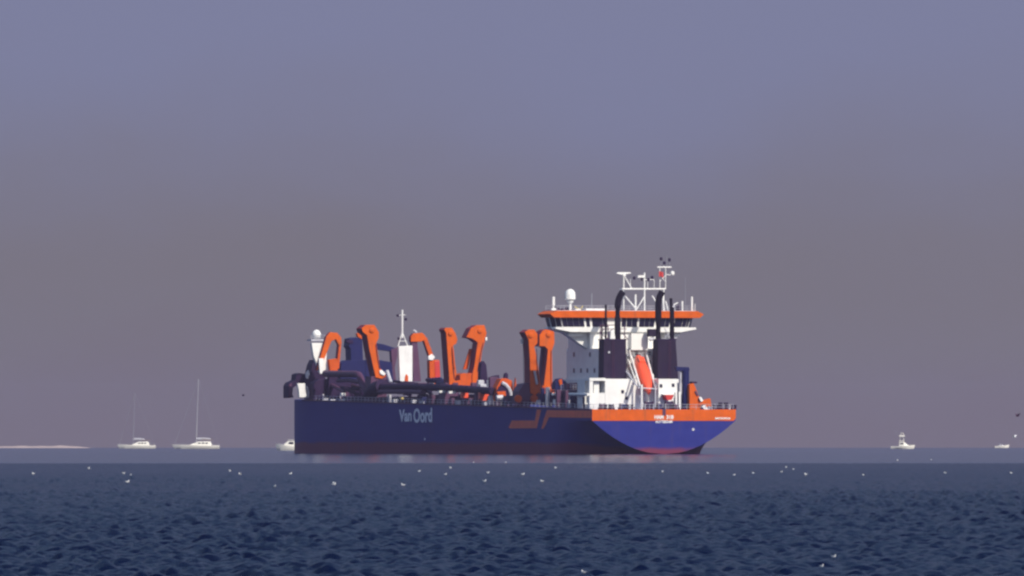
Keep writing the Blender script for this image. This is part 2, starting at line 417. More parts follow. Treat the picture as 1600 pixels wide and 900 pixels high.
def railing(pts, h=1.1, gap=2.0, m='grey_white', parent=ship, r=.05):
    mb = MB()
    pts = [Vector(p) for p in pts]
    for a, b in zip(pts, pts[1:]):
        n = max(1, int((b-a).length/gap))
        for i in range(n+1):
            p = a.lerp(b, i/n); mb.tube([p, p+Vector((0,0,h))], r, 4)
        for f in (.5, 1.0): mb.tube([a+Vector((0,0,h*f)), b+Vector((0,0,h*f))], r*.8, 4)
    return mb.build('railing', m, parent)
railing([(-15.7, 12, zd(12)), (-15.7, 110, zd(110)), (-15.7, 198, zd(198))], gap=2.5)
railing([(15.7, 12, zd(12)), (15.7, 198, zd(198))], gap=2.5)
railing([(-15.6, 12, 9.36), (-15.6, .3, 9.36), (15.6, .3, 9.36), (15.6, 12, 9.36)], gap=2.0)

# accommodation -----------------------------------------
UB = 26.0      # plane of the wing brackets
AV = -Vp(918, UB)                     # half width of the tower
zr1, zr0, zw0, zf0, zbk, zl = Zp(486,UB), Zp(496.5,UB), Zp(511.5,UB), Zp(519,UB), Zp(545,UB), Zp(592,12)
MB().box(-AV, AV, 19, 39.5, zl-3, zbk).build('accommodation_block', 'white_paint', ship)
MB().box(-AV+.003, AV-.003, UB-1.6, 38.5, zbk, zf0+.3).build('bridge_tower', 'white_paint', ship)
for yy, cols in ((554,(897,922)), (579,(897,908,918,929))):
    for c in cols:
        uu = Up(c, -AV); z = Zp(yy, uu, -AV)
        w = MB().box(-AV-.05, -AV+.1, uu-.45, uu+.45, z-.4, z+.4).build('window', 'glass_dark', ship)
        MB().box(-AV-.03, -AV+.06, uu-.6, uu+.6, z-.55, z+.55).build('frame', 'grey_white', w)
for yy in (552, 566, 580):
    for v in (-6.6,-3.2,0.6,3.4,6.6):
        w = MB().box(v-.42, v+.42, 18.95, 19.1, Zp(yy,19)-.4, Zp(yy,19)+.4).build('window', 'glass_dark', ship)
def wing(s):
    pts = PP([(861,511.5),(866,516.5),(881,520),(918,545),(921,545),(921,511.5)], UB)
    pts = [(p[0]*s, p[1]) for p in pts]
    return MB().prism(pts, UB, UB+2.2).build('wing_bracket', 'white_paint', ship)
b1 = wing(1); b2 = wing(-1)
for s in (1,-1):
    v0, v1 = AV+1.2, AV+4.6
    MB().box(min(-s*v0,-s*v1), max(-s*v0,-s*v1), UB-.9, UB+.1, zf0-.9, zf0-.15).build('wing_girder', 'white_paint', ship)
hexp = lambda w, a, b, t: [(-w,(a+b)/2-t),(-w+1.6,a),(w-1.6,a),(w,(a+b)/2-t),(w,(a+b)/2+t),(w-1.6,b),(-w+1.6,b),(-w,(a+b)/2+t)]
MB().prism([(-15.7,zw0),(-15.9,zw0-.35),(-12.4,zf0),(12.4,zf0),(15.9,zw0-.35),(15.7,zw0)],UB-2.2,UB+5).build('bridge_floor', 'white_paint', ship)
MB().prism_z(hexp(16.2,UB-2.0,UB+6.8,1.2), zw0, zr0, .965).build('bridge_wall', 'white_paint', ship)
MB().prism([(-17.3,zr0+.75),(-15.9,zr1),(15.9,zr1),(17.3,zr0+.75),(16.4,zr0),(-16.4,zr0)], UB-2.9, UB+5.5).build('bridge_roof', 'orange_paint', ship)
MB().box(-15.6, 15.6, UB-2.3, UB+5.2, zr1, zr1+.12).build('roof_top', 'grey_white', ship)
# window panes round the bridge, leaning out like the wall
def pane(a, b, out):
    (x0,y0),(x1,y1) = a, b
    nx, ny = out
    def q(x, y, z, k): return (x*k+nx*.07, UB+2.4+(y-UB-2.4)*k+ny*.07, z)
    zb_, zt_ = zw0+.08, zr0-.05
    f = lambda z: .965+.035*(z-zw0)/(zr0-zw0)
    vs = [q(x0,y0,zb_,f(zb_)), q(x1,y1,zb_,f(zb_)), q(x1,y1,zt_,f(zt_)), q(x0,y0,zt_,f(zt_))]
    vb = [(p[0]-nx*.1, p[1]-ny*.1, p[2]) for p in vs]
    return MB().add(vs+vb, [(0,1,2,3),(7,6,5,4),(0,4,5,1),(1,5,6,2),(2,6,7,3),(3,7,4,0)])
ya, yb = UB-2.0, UB+6.8
panes = [(847,853),(855.5,864),(867.5,875),(876,884),(885.5,893.5),(895,903),(904.5,911),(915.5,920),(925,932),(933,940.5),(942,948),(961,967),(972,978),(980,987),(988.5,995.5),(1000,1007),(1008.5,1015),(1016.5,1023),(1034,1040),(1041.5,1047),(1056,1061),(1062,1067),(1068.5,1074),(1075.5,1081)]
for a, b in panes:
    x0, x1 = Vp(a-.5, ya)+.0, Vp(b+.5, ya)
    x0 = max(x0, -14.5); x1 = min(x1, 14.5)
    if x1-x0 > .3: pane((x0, ya), (x1, ya), (0, -1)).build('window', 'glass_dark', ship)
for s in (-1, 1):
    for i in range(2):
        A_ = (s*14.65, ya+.02); B_ = (s*16.2, UB+1.15)
        t0, t1 = .08+.46*i, .46+.46*i
        p0 = (A_[0]+(B_[0]-A_[0])*t0, A_[1]+(B_[1]-A_[1])*t0); p1 = (A_[0]+(B_[0]-A_[0])*t1, A_[1]+(B_[1]-A_[1])*t1)
        d = Vector((p1[0]-p0[0], p1[1]-p0[1])); nrm = Vector((d[1], -d[0])).normalized()
        if nrm[0]*s < 0: nrm = -nrm
        pane(p0, p1, tuple(nrm)).build('window', 'glass_dark', ship)
    pane((s*16.2, UB+1.4), (s*16.2, UB+3.4), (s, 0)).build('window', 'glass_dark', ship)
railing([(-15.4,UB-2,zr1+.1),(15.4,UB-2,zr1+.1)], h=1.0, gap=1.6, r=.035)
railing([(-15,UB+6.6,zr1+.1),(15,UB+6.6,zr1+.1)], h=1.0, gap=1.6, r=.035)

# roof equipment -----------------------------------------
def stick(name, px, y0, y1, w, u, m='white_paint', seg=8):
    v = Vp(px, u); return MB().tube([(v,u,Zp(y1,u)),(v,u,Zp(y0,u))], w/2/7.35, seg).build(name, m, ship, True)
def seg3(mb, a, b, u, w): # strut in a cross plane, px
    p, q = P(*a, u), P(*b, u); mb.tube([(p[0],u,p[1]),(q[0],u,q[1])], w/2/7.35, 6); return mb
u = UB+2
v = Vp(890.8, u); z = Zp(468, u)
d = MB().lathe((v,u,z), [(.35,-.2),(1.0,-.12),(1.15,.05),(1.15,.8),(1.08,1.3),(.92,1.7),(.65,2.0),(.3,2.17),(.02,2.2)], 20).build('radome', 'white_paint', ship, True)
MB().tube([(v,u,Zp(486,u)),(v,u,z-.2)], .28, 10).build('pedestal', 'white_paint', d, True)
MB().lathe((v,u,z), [(.4,-.9),(.75,-.45),(.75,-.3),(.3,-.25)], 12).build('pedestal_flange', 'white_paint', d, True)
stick('antenna_dome', 864.5, 464, 478, 5.2, u); stick('antenna_post', 864.5, 476, 486, 3, u); 
MB().box(Vp(861,u), Vp(868,u), u-.4, u+.4, zr1+.1, Zp(482,u)).build('antenna_base', 'white_paint', ship)
stick('whip_antenna', 924.5, 458, 486, 1.5, u, 'alu'); stick('whip_antenna', 1071, 432, 486, .5, u, 'alu', 5)
MB().box(Vp(913,u), Vp(944,u), u-1, u+1, zr1+.1, Zp(482.5,u)).build('roof_locker', 'white_paint', ship)
MB().box(Vp(897,u), Vp(905,u), u-1, u+1, zr1+.1, Zp(483,u)).build('roof_locker', 'white_paint', ship)
mb = MB(); seg3(mb,(898,479),(908,485),u,1.6); seg3(mb,(906,484),(911,478),u,1.2); mb.build('deck_crane', 'yellow_paint', ship)
for a,b,h in ((866,873,4.5),(876,882,4),(883,889,6)): MB().box(Vp(a,u+1),Vp(b,u+1),u+.5,u+1.4,zr1+.1,Zp(486-h,u)).build('searchlight', 'dark_pipe', ship)
stick('light_post', 1081, 463, 486, 3.4, u); stick('light_post', 1066, 470, 486, 3, u); stick('light_post', 1086, 474, 486, 1, u)
MB().lathe((Vp(1060,u),u,Zp(484,u)), [(.3,-.3),(.55,.1),(.55,.7),(.3,1.0)], 10).build('searchlight', 'dark_pipe', ship, True)
mb = MB(); seg3(mb,(1053,485),(1053,476),u,2); seg3(mb,(1053,476),(1059,473),u,2); mb.build('vent_pipe', 'white_paint', ship)
MB().box(Vp(1048,u),Vp(1053,u),u-.5,u+.5,zr1+.1,Zp(478,u)).build('roof_locker','grey_white',ship)
# signal mast
um_ = UB+3
def mast():
    mb = MB(); u = um_
    for a, b, w in (((972,451.5),(1040,451.5),2.8),((974.5,451.5),(974.5,427),2.4),((976,432),(987,451),1.8),((1007,486),(1007,426),2.6),
                    ((977,463),(994,483),2.2),((993,486),(993,460),3.2),((1007,463),(995,483),1.8),((1031,451),(1031,417),1.4),((1040,451),(1040,417),1.4),
                    ((1031,440),(1040,430),1),((1040,440),(1031,430),1),((1027,417.5),(1049,417.5),2.2),((1019,462),(1025,472),2),
                    ((1035,456),(1037.5,486),2.6),((1040,470),(1044,486),2),((1001,437),(1022,437),1),((985,436),(985,451),1),((1012,437),(1012,451),1),((1022,437),(1022,451),1)):
        seg3(mb, a, b, u, w)
    for a, b, w in (((974.5,451.5),(974.5,486),2),((1007,451.5),(1007,486),2),((1037,451),(1037,486),2)):
        seg3(mb, a, b, u+2.2, w)
    for px in (974, 1007, 1039):
        v = Vp(px, u); z = Zp(451.5, u); mb.tube([(v,u,z),(v,u+2.2,z)], .14, 6)
    return mb.build('signal_mast', 'white_paint', ship)
ms = mast()
mb = MB(); u = um_; z = Zp(427,u); mb.prism([(Vp(963,u),z-.05),(Vp(972,u),z-.3),(Vp(986,u),z+.0),(Vp(984,u),z+.25),(Vp(965,u),z+.22)], u-.2, u+.2); mb.build('radar_scanner', 'white_paint', ms)
MB().box(Vp(973,u),Vp(977,u),u-.3,u+.3,Zp(432,u),Zp(427.6,u)).build('radar_motor', 'white_paint', ms)
MB().box(Vp(996,u),Vp(1007,u),u-.35,u+.35,Zp(433.6,u),Zp(430,u)).build('radar_scanner', 'white_paint', ms)
for px, py in ((991,434.5),(1003,436),(1019,433.5),(1013,437),(1033,404.5),(1038,411),(1046,406)):
    v, z = P(px, py, u); MB().lathe((v,u,z), [(.12,-.35),(.3,-.2),(.3,.25),(.1,.35)], 8).build('signal_lamp', 'dark_pipe', ms, True)
for px, y0, y1 in ((1033,402,418),(1038,408,418),(1046,403,418),(1042,399,418)):
    MB().tube([(Vp(px,u),u,Zp(y1,u)),(Vp(px,u),u,Zp(y0,u))], .05, 5).build('whip_antenna', 'alu', ms)
v, z = P(1050.5,427,u); MB().lathe((v,u,z), [(.05,-.5),(.4,-.35),(.5,0),(.4,.35),(.05,.5)], 12).build('radome', 'white_paint', ms, True)
mb = MB(); seg3(mb,(1041,429),(1050,430),u,1.2); mb.build('yard', 'white_paint', ms)
# flag
fl = MB(); vs_=[]; fs_=[]; nf=10
v0, z0 = P(1028.5,433,u); v1, z1 = P(1035.5,423.5,u)
for i in range(nf+1):
    t = i/nf; yy = u-.5+.16*math.sin(t*7)
    for zz in (z0+.15*math.sin(t*5), z1-.3*t): vs_.append((v0+(v1-v0)*t, yy, zz)); 
for i in range(nf+1):
    t = i/nf; yy = u-.52+.16*math.sin(t*7)-.0
    for zz in (z0+.15*math.sin(t*5), z1-.3*t): vs_.append((v0+(v1-v0)*t, yy-.02, zz))
o2 = 2*(nf+1)
for i in range(nf): fs_ += [(2*i,2*i+1,2*i+3,2*i+2),(o2+2*i,o2+2*i+2,o2+2*i+3,o2+2*i+1)]
fo = fl.add(vs_, fs_).build('flag', 'flag_red', None); fo.location = ship.location; fo.rotation_euler = ship.rotation_euler
fo['label'] = 'small red flag flying from the signal mast above the ship bridge'; fo['category'] = 'flag'

# funnels ------------------------------------------------
def funnel(xl, xr, u0, taper):
    zt, zb = Zp(531.5,u0), Zp(592,u0)
    v0, v1 = Vp(xl,u0), Vp(xr,u0)
    vv = [(v0,u0,zb),(v1+taper,u0,zb),(v1+taper,u0+3.4,zb),(v0,u0+3.4,zb),(v0+.1,u0+.1,zt),(v1-.1,u0+.1,zt),(v1-.1,u0+3.3,zt),(v0+.1,u0+3.3,zt)]
    f = MB().add(vv, [(0,3,2,1),(4,5,6,7),(0,1,5,4),(1,2,6,5),(2,3,7,6),(3,0,4,7)]).build('funnel', 'black_paint', ship, bevel=.12)
    MB().box(v0+.0, v1-.0, u0+.02, u0+3.4, zt-.02, zt+.25).build('rim', 'dark_pipe', f)
    mb = MB()
    for i in range(8):
        z = zb+.8+i*.35; mb.box(v0+1.0, v0+3.2, u0-.05, u0+.05, z, z+.14)
    mb.build('louvre', 'dark_pipe', f)
    return f
f1 = funnel(943, 979.5, 14.0, 0); f2 = funnel(1027.5, 1057, 14.0, .45)
MB().box(*P(950,0,13.9)[:1], Vp(953,13.9), 13.8, 13.95, Zp(552,13.9), Zp(549,13.9)).build('floodlight', 'grey_white', f1)
def pipe(parent, pts, w, u, m='soot'):
    return MB().tube([(P(a,b,u)[0], u-(.5 if i>len(pts)-4 else 0)*0, P(a,b,u)[1]) for i,(a,b) in enumerate(pts)], w/2/7.35, 10).build('exhaust_pipe', m, parent, True)
pipe(f1, [(965,532),(965,500),(965,478),(966,470),(968.5,463),(973,456)], 10, 15.6)
pipe(f2, [(1028.5,532),(1028.5,500),(1028.7,478),(1029,470),(1031,463),(1034.5,456)], 10, 15.6)
pipe(f2, [(1050,532),(1050,500),(1050,480)], 7.5, 15.6); pipe(f2, [(1048.5,481),(1048.3,466)], 4.5, 15.6)
pipe(f1, [(946.5,532),(946.5,500),(946.5,476)], 3.4, 15.6)
pipe(f1, [(940.5,532),(940.5,508)], 2.5, 15.6)
# brown lattice and platforms between funnels and bridge
mb = MB(); u = 15.6
for a,b,w in (((938,531),(938,508),1.5),((950,531),(950,508),1.8),((938,508),(960,508),1.6),((938,520),(951,531),1.4),((951,508),(938,520),1.4),((941,514),(952,514),1.2),((951,514),(979,514),1.2),((976,531),(976,508),1.6),((972,520),(982,531),1.3)): seg3(mb,a,b,u,w)
mb.build('pipe_support', 'purple_gear', ship)
MB().box(Vp(1013,u),Vp(1024,u),u-.5,u+1,Zp(526,u),Zp(514,u)).build('silencer','black_paint',ship,bevel=.1)
MB().tube([(Vp(1015,u),u,Zp(531,u)),(Vp(1022,u),u,Zp(528,u))],.35,8).build('vent_pipe','grey_white',ship,True)
mb = MB(); 
for a,b,w in (((1038,512),(1048,531),1.5),((1036,531),(1046,520),1.2),((1044,528),(1058,528),1.6)): seg3(mb,a,b,u,w)
mb.build('pipe_support', 'grey_white', ship)
MB().prism(PP([(953,531),(954,518),(960,514),(962,531)],15),15,16.5).build('ventilator','white_paint',ship,bevel=.2)
MB().box(Vp(988,17),Vp(1014,17),17.6,19.5,zbk-.3,Zp(521,17)).build('funnel_deckhouse', 'white_paint', ship)
for f,(xa,ya_) in ((f1,(958,14)),(f2,(1046,14))):
    mb = MB(); v = Vp(xa,ya_); z0_, z1_ = zl, Zp(532,14)
    for k in (-.22,.22): mb.tube([(v+k,13.85,z0_),(v+k,13.85,z1_)],.035,4)
    for i in range(int((z1_-z0_)/.45)): mb.tube([(v-.22,13.85,z0_+.3+i*.45),(v+.22,13.85,z0_+.3+i*.45)],.03,4)
    mb.build('ladder','purple_gear',f)
for yy in (556,568,580):
    z = Zp(yy,19); MB().box(Vp(980,18.5),Vp(1024,18.5),18.2,19,z-.08,z+.05).build('balcony','grey_white',ship)
    railing([(Vp(980,18.5),18.25,z+.05),(Vp(1024,18.5),18.25,z+.05)],h=1.0,gap=1.5,m='white_paint',r=.04)
# walkway between the funnels
MB().box(Vp(978,15),Vp(1026,15),14.2,18.9,zl-.1,zl+.12).build('walkway', 'grey_white', ship)

# deckhouses aft --------------------------------------------
dz = 9.34
hs = MB().box(-9.0, 4.9, 11, 25, dz, zl).build('deckhouse', 'white_paint', ship)
MB().box(-AV-1, AV+2.4, 19.5, 38, dz, zl-.01).build('deckhouse', 'white_paint', ship)
hs2 = MB().box(-14.4, Vp(966,6), 9.2, 14, dz, zl-.05).build('deckhouse', 'white_paint', ship)
MB().box(Vp(945.5,6), Vp(967,6), 6, 9.2, dz, zl-.1).build('deckhouse', 'white_paint', ship)
# porch: roof, posts, bulwark and recessed panels
pr = MB().box(-14.5, Vp(946,6), 5.9, 9.2, zl-.45, zl+.15).build('porch', 'white_paint', ship)
MB().box(-14.5, -13.7, 6, 7, dz, zl-.45).build('post', 'white_paint', pr)
MB().box(-13.7, Vp(945.5,6), 6.1, 6.5, dz, Zp(614,6)).build('bulwark', 'white_paint', pr)
MB().box(Vp(930,6), Vp(938,6), 6.8, 7.2, Zp(614,6), zl-.6).build('post', 'white_paint', pr)
MB().box(Vp(930,9), Vp(935,9), 9.0, 9.25, Zp(606,9), Zp(599,9)).build('door', 'glass_dark', pr)
hs3 = MB().box(Vp(1029,6), Vp(1058,6), 6, 11, Zp(622,6), zl-.02).build('deckhouse', 'white_paint', ship)
MB().box(Vp(1029.4,6), Vp(1038,6), 6.2, 11, dz, Zp(622,6)).build('deckhouse', 'white_paint', ship)
MB().box(Vp(1060,10), Vp(1069,10), 10, 13, dz, zl-.8).build('deckhouse', 'grey_white', ship)
mb = MB()
for px in (1055.5, 1061): mb.box(Vp(px,5.5), Vp(px+3,5.5), 5.6, 5.9, dz, Zp(612,5.5))
mb.build('post', 'white_paint', ship)
for px,py in ((973,612),(979,622),(1033,603),(1052,602)):
    MB().box(Vp(px,10.9 if px<1000 else 5.9)-.3, Vp(px,10.9 if px<1000 else 5.9)+.3, (10.94 if px<1000 else 5.94), (11.1 if px<1000 else 6.1), Zp(py,8)-.35, Zp(py,8)+.35).build('window', 'glass_dark', ship)

# lifeboat with its ramp --------------------------------------
u1, u0 = 17.5, 7.0
A = Vector((Vp(997,u1), u1, Zp(558,u1))); B = Vector((Vp(1014,u0), u0, Zp(614,u0)))
ax = (B-A).normalized(); side = Vector((1,0,0)); side = (side-ax*side.dot(ax)).normalized(); upv = side.cross(ax); 
if upv.z < 0: upv = -upv
lb = empty('lifeboat', ship.matrix_basis@((A+B)/2), 0, 'orange red enclosed lifeboat hanging nose down on its ramp between the two funnels', 'lifeboat')
bpy.context.view_layer.update()
lb.rotation_euler = (0,0,PSI)
Mid = (A+B)/2; Ll = (B-A).length
def lring(t, k=1, yo=0):
    c = A.lerp(B, t)-Mid
    w = 1.5*math.sin(math.pi*min(max(t*.93+.035,0),1))**.42; h = w*1.02
    if t > .8: w *= 1-(t-.8)*2.2; h *= 1-(t-.8)*1.6
    ring = []
    for i in range(16):
        a = 2*math.pi*i/16; x = math.cos(a)*w*k; y = math.sin(a)*h*k
        if y < 0: x *= .82
        ring.append(tuple(c+side*x+upv*(y+yo)))
    return ring
MB().loft([lring(t) for t in (0,.02,.06,.12,.25,.4,.55,.7,.8,.88,.94,.98,1)]).build('hull', 'boat_red', lb, True)
fix_normals(lb.children[0])
def lbox(t, x, y, l, w, h, name, m):
    c = A.lerp(B,t)-Mid+side*x+upv*y; vs_=[]
    for k in (-1,1):
        for i,j in ((-1,-1),(1,-1),(1,1),(-1,1)): vs_.append(tuple(c+ax*l*k+side*w*i+upv*h*j))
    return MB().add(vs_, [(0,3,2,1),(4,5,6,7),(0,1,5,4),(1,2,6,5),(2,3,7,6),(3,0,4,7)]).build(name, m, lb)
lbox(.22, 0, 1.15, .9, .65, .35, 'cockpit', 'boat_red')
for x in (-.4,.4): lbox(.335, x, 1.0, .12, .22, .3, 'window', 'glass_dark')
lbox(.95, 0, -.2, .5, .25, .3, 'bow_fender', 'purple_gear')
for t in (.2,.55): lbox(t, 0, -1.15, .15, 1.1, .12, 'band', 'grey_white')
def rail3(a, ua_, b, ub2, w, name='ramp_rail', m='white_paint'):
    p, q = P(*a,ua_), P(*b,ub2)
    return MB().tube([(p[0],ua_,p[1]),(q[0],ub2,q[1])], w/2/7.35, 6).build(name, m, ship)
rail3((986,556),18.8,(1000,604),6.5,3.4); rail3((981,560),18.9,(996,604),7.5,2.2)
rail3((967,564.5),19,(995,603),7,2.4,m='grey_white'); rail3((972,566),19.5,(998,606),7.5,1.6,m='grey_white')
rail3((1009,550),18.8,(1024,606),6.5,3); rail3((1020,585),13,(1026,640),6,2.4)
rail3((984,547),18,(1010,547),18,1.6,m='grey_white'); rail3((984,547),18,(986,560),17.5,2)
rail3((1010,547),18,(1014,562),17.5,2); rail3((965,564),19.5,(975,566),19,2.2,m='grey_white')
for a, u_, w, m_ in ((1002.5,6.2,3.4,'white_paint'),(988,9,3.2,'grey_white'),(1024,6.4,2.4,'grey_white')): stick('ramp_leg', a, 601, 640, w, u_, m_)
rail3((997,606),6.5,(1030,608),6.5,2,'ramp_crossbar','grey_white')
rail3((999,618),6.4,(1008,640),6.2,2,'ramp_brace','grey_white')
MB().box(Vp(1008,10.9), Vp(1024,10.9), 9, 11.0, dz, Zp(603,10)).build('deckhouse', 'white_paint', ship)

# rescue boat below the right deckhouse
uc = 5.0; c0, c1 = Vp(1036,uc), Vp(1053,uc)
rb = empty('rescue_boat', ship.matrix_basis@Vector(((c0+c1)/2, uc, Zp(625,uc))), PSI, 'small white and red rescue boat stowed under the white deckhouse on the right', 'rescue boat')
w = (c1-c0)/2; h0 = (625-617)/7.43
MB().loft([[(-w*k,y,h0),(-w*.55*k,y,0),(w*.55*k,y,0),(w*k,y,h0)] for y,k in ((-.4,.7),(-.1,1),(1.6,1),(2.4,.5))]).build('hull', 'red_paint', rb); fix_normals(rb.children[0])
MB().box(-w*1.05, w*1.05, -.3, 1.8, h0, h0+.22).build('gunwale', 'white_paint', rb)
MB().box(-.08,.08,.5,.7,-1.5,0).build('cradle','grey_white',ship).location = (ship.matrix_basis.inverted()@rb.location)

# blue king post, orange stern crane -----------------------
u = 7
kp = MB().tube([(Vp(1071,u),u,dz),(Vp(1071,u),u,Zp(575,u))], .78, 14).build('crane_post', 'blue_paint', ship, True)
MB().prism(PP([(1055,573),(1075,573.5),(1076.5,579),(1056,580)],u),u-.6,u+.6).build('arm','blue_paint',kp,bevel=.08)
MB().tube([(Vp(1063.5,u),u,Zp(600,u)),(Vp(1063.5,u),u,Zp(578,u))],.18,6).build('hose','grey_white',kp)
u = 5
oc = MB().prism(PP([(1077.5,640),(1077.5,601),(1084,598.5),(1087,606),(1093,622),(1096,640)],u),u,u+2.2).build('crane_tower','orange_paint',ship,bevel=.05)
MB().prism(PP([(1093,628),(1101,625.5),(1110,622.5),(1112.5,636),(1105,637),(1100,632),(1092,634)],u-.3),u-.3,u+1.6).build('boom','orange_paint',oc,bevel=.05)
MB().prism(PP([(1082,598.5),(1090,599),(1090,596.5),(1083,596)],u),u+.3,u+2).build('cap','dark_pipe',oc)
MB().prism(PP([(1091,621),(1094,620),(1097.5,626),(1094,628)],u),u-.6,u+.2).build('cylinder','white_paint',oc)
MB().prism(PP([(1095,635),(1100,633),(1106,640),(1100,640.5)],u),u-.6,u+.2).build('cylinder','white_paint',oc)
MB().prism(PP([(1087,610),(1091,618),(1089,619),(1085,612)],u),u-.2,u+.4).build('bracket','purple_gear',oc)
# mooring gear along the stern
def bollard(px, u, s=1.0, m='dark_pipe'):
    v = Vp(px,u); b = MB()
    for k in (-1,1): b.lathe((v+k*.42*s,u,9.3), [(.28*s,0),(.24*s,.2),(.24*s,.8*s),(.33*s,.9*s),(.33*s,1.05*s)], 10)
    return b.build('bollard', m, ship, True)
for px,s,m in ((1119,1.1,'dark_pipe'),(1130,1.5,'dark_pipe'),(1146,1.0,'dark_pipe'),(1137,1.0,'grey_white'),(1110,.8,'grey_white'),(950,1.1,'dark_pipe'),(984,1.1,'dark_pipe')): bollard(px, 1.2, s, m)
def winch(px, u, w, h, m='dark_pipe', name='winch', base=None):
    v = Vp(px,u); z = base if base is not None else zd(u); g = w/2/7.3
    o = MB().box(v-g, v+g, u-.8, u+.8, z, z+h*.35).build(name, m, ship)
    MB().tube([(v-g*.7,u,z+h*.6),(v+g*.7,u,z+h*.6)], h*.4, 12).build('drum', m, o)
    for k in (-1,1): MB().tube([(v+k*g*.72,u,z+h*.6),(v+k*g*.85,u,z+h*.6)], h*.5, 12).build('flange', 'purple_gear', o)
    return o
winch(1014,3,15,1.6); winch(1030,2.5,9,1.3,'blue_paint'); winch(1045,3,14,1.7); winch(1056,2,9,1.1,'purple_gear'); winch(974,3,14,1.2,'blue_paint'); winch(941,3,10,1.2,'purple_gear'); winch(955,2.5,8,1.1)
for px in (1000,1008,1021,1040): stick('vent_post', px, 631, 640, 1.6, 2, 'grey_white')

def shade_side(pts, u, t, parent, m='painted_shade', off=.07):  # added dark plate that paints shade on an arm's port face
    q = PP(pts, u); k = MB().prism([(p[0]-off, p[1]-.02) for p in q], u+.25, u+t-.05).build('shade_plate', m, parent); return k
# midship -----------------------------------------------------
def part_poly(name, m, pts, u, t, parent=ship, bevel=.06):
    return MB().prism(PP(pts,u), u, u+t).build(name, m, parent, bevel=bevel)
# suction pipe gantries
uF = Up(832,-13.5)
gF = part_poly('suction_gantry','purple_gear',[(810,631),(811,612),(818,600),(829,598),(842,600),(844,631)],uF+.4,4.4)
part_poly('arm','orange_paint',[(820,519),(826,515),(835,515),(840,522),(840,536),(835,542),(839,559),(842,581),(845,600),(843,612),(836,618),(829,614),(828.5,600),(828,562),(826,531)],uF,3.6,gF); shade_side([(820,519),(826,515),(835,515),(840,522),(840,536),(835,542),(839,559),(842,581),(845,600),(843,612),(836,618),(829,614),(828.5,600),(828,562),(826,531)],uF,3.6,gF)
for px in (809,834):
    v,z = P(px,623,uF-.3); o = MB().lathe((0,0,0),[(.3,-.4),(.8,-.3),(.8,.3),(.3,.4)],14).build('sheave','orange_worn',gF,True); o.rotation_euler=(R(90),0,0); o.location=(v,uF-.5,z)
part_poly('ram','grey_white',[(834,580),(837,579),(841,600),(838,601)],uF-.4,.35,gF)
part_poly('lamp','white_paint',[(814,530),(818,529),(818,537),(815,538)],uF+3,.5,gF)
uG = Up(855,13)
gG = part_poly('suction_gantry','orange_worn',[(847,609),(848,602),(866,602),(867,640),(847,640)],uG+.2,4.2)
part_poly('arm','orange_paint',[(848,517),(853,514.5),(862,514.5),(866,519),(866.5,536),(862.5,548),(863,578),(863,610),(849,610),(852,585),(855,560),(856,546),(851,541),(843,541),(843,524)],uG,3.7,gG); shade_side([(848,517),(853,514.5),(862,514.5),(866,519),(866.5,536),(862.5,548),(863,578),(863,610),(849,610),(852,585),(855,560),(856,546),(851,541),(843,541),(843,524)],uG,3.7,gG)
part_poly('brace','purple_gear',[(843,575),(846,545),(849,545),(847,580),(848,600),(845,600)],uG+2.5,.6,gG)
uD = Up(704,-13)
gD = part_poly('suction_gantry','purple_gear',[(694,632),(696,598),(716,598),(716,632)],uD+.3,4.2)
part_poly('arm','orange_paint',[(694,515),(697,512),(706,512),(712,521),(715,531),(713,537),(708,540),(710,557),(712,573),(713.5,583),(710,597),(702,604),(702,590),(699,548),(697,520)],uD,3.6,gD); shade_side([(694,515),(697,512),(706,512),(712,521),(715,531),(713,537),(708,540),(710,557),(712,573),(713.5,583),(710,597),(702,604),(702,590),(699,548),(697,520)],uD,3.6,gD)
part_poly('sheave','grey_white',[(691,519),(694,518),(694,526),(691,527)],uD+3.6,.4,gD)
part_poly('brace','orange_worn',[(707,545),(709,545),(712,575),(709,575)],uD-.4,.3,gD)
uE = Up(733,13)
gE = part_poly('suction_gantry','orange_worn',[(703,597),(719,594),(719,586),(724,583),(745,583),(747,606),(704,606)],uE+.3,4.0)
part_poly('arm','orange_paint',[(729,527),(736,513),(745,508),(757,508),(760.5,520),(758,533),(753.5,548),(750,573),(746,596),(738,603),(738,585),(741,573),(746.5,535),(738,529)],uE,3.4,gE); shade_side([(729,527),(736,513),(745,508),(757,508),(760.5,520),(758,533),(753.5,548),(750,573),(746,596),(738,603),(738,585),(741,573),(746.5,535),(738,529)],uE,3.4,gE)
part_poly('brace','orange_worn',[(734,545),(738,545),(731,577),(724,577)],uE+3.2,.6,gE)
part_poly('lamp','white_paint',[(758.5,527),(761.5,527),(761.5,532),(758.5,532)],uE-.3,.4,gE)
uB = Up(592,-13)
gB = part_poly('suction_gantry','purple_gear',[(577,632),(580,588),(605,588),(604,632)],uB+.3,4.0)
part_poly('arm','orange_paint',[(565,513),(572,507.5),(585,507.5),(592,519),(592,528),(588,536),(592,562),(594,576),(602,583),(603,588),(597,592),(587,590),(582,568),(577,545),(573.5,524),(567,519)],uB,3.7,gB); shade_side([(565,513),(572,507.5),(585,507.5),(592,519),(592,528),(588,536),(592,562),(594,576),(602,583),(603,588),(597,592),(587,590),(582,568),(577,545),(573.5,524),(567,519)],uB,3.7,gB)
part_poly('hub','white_paint',[(593,579),(597,578),(603,584),(600,587),(594,584)],uB-.3,.3,gB)
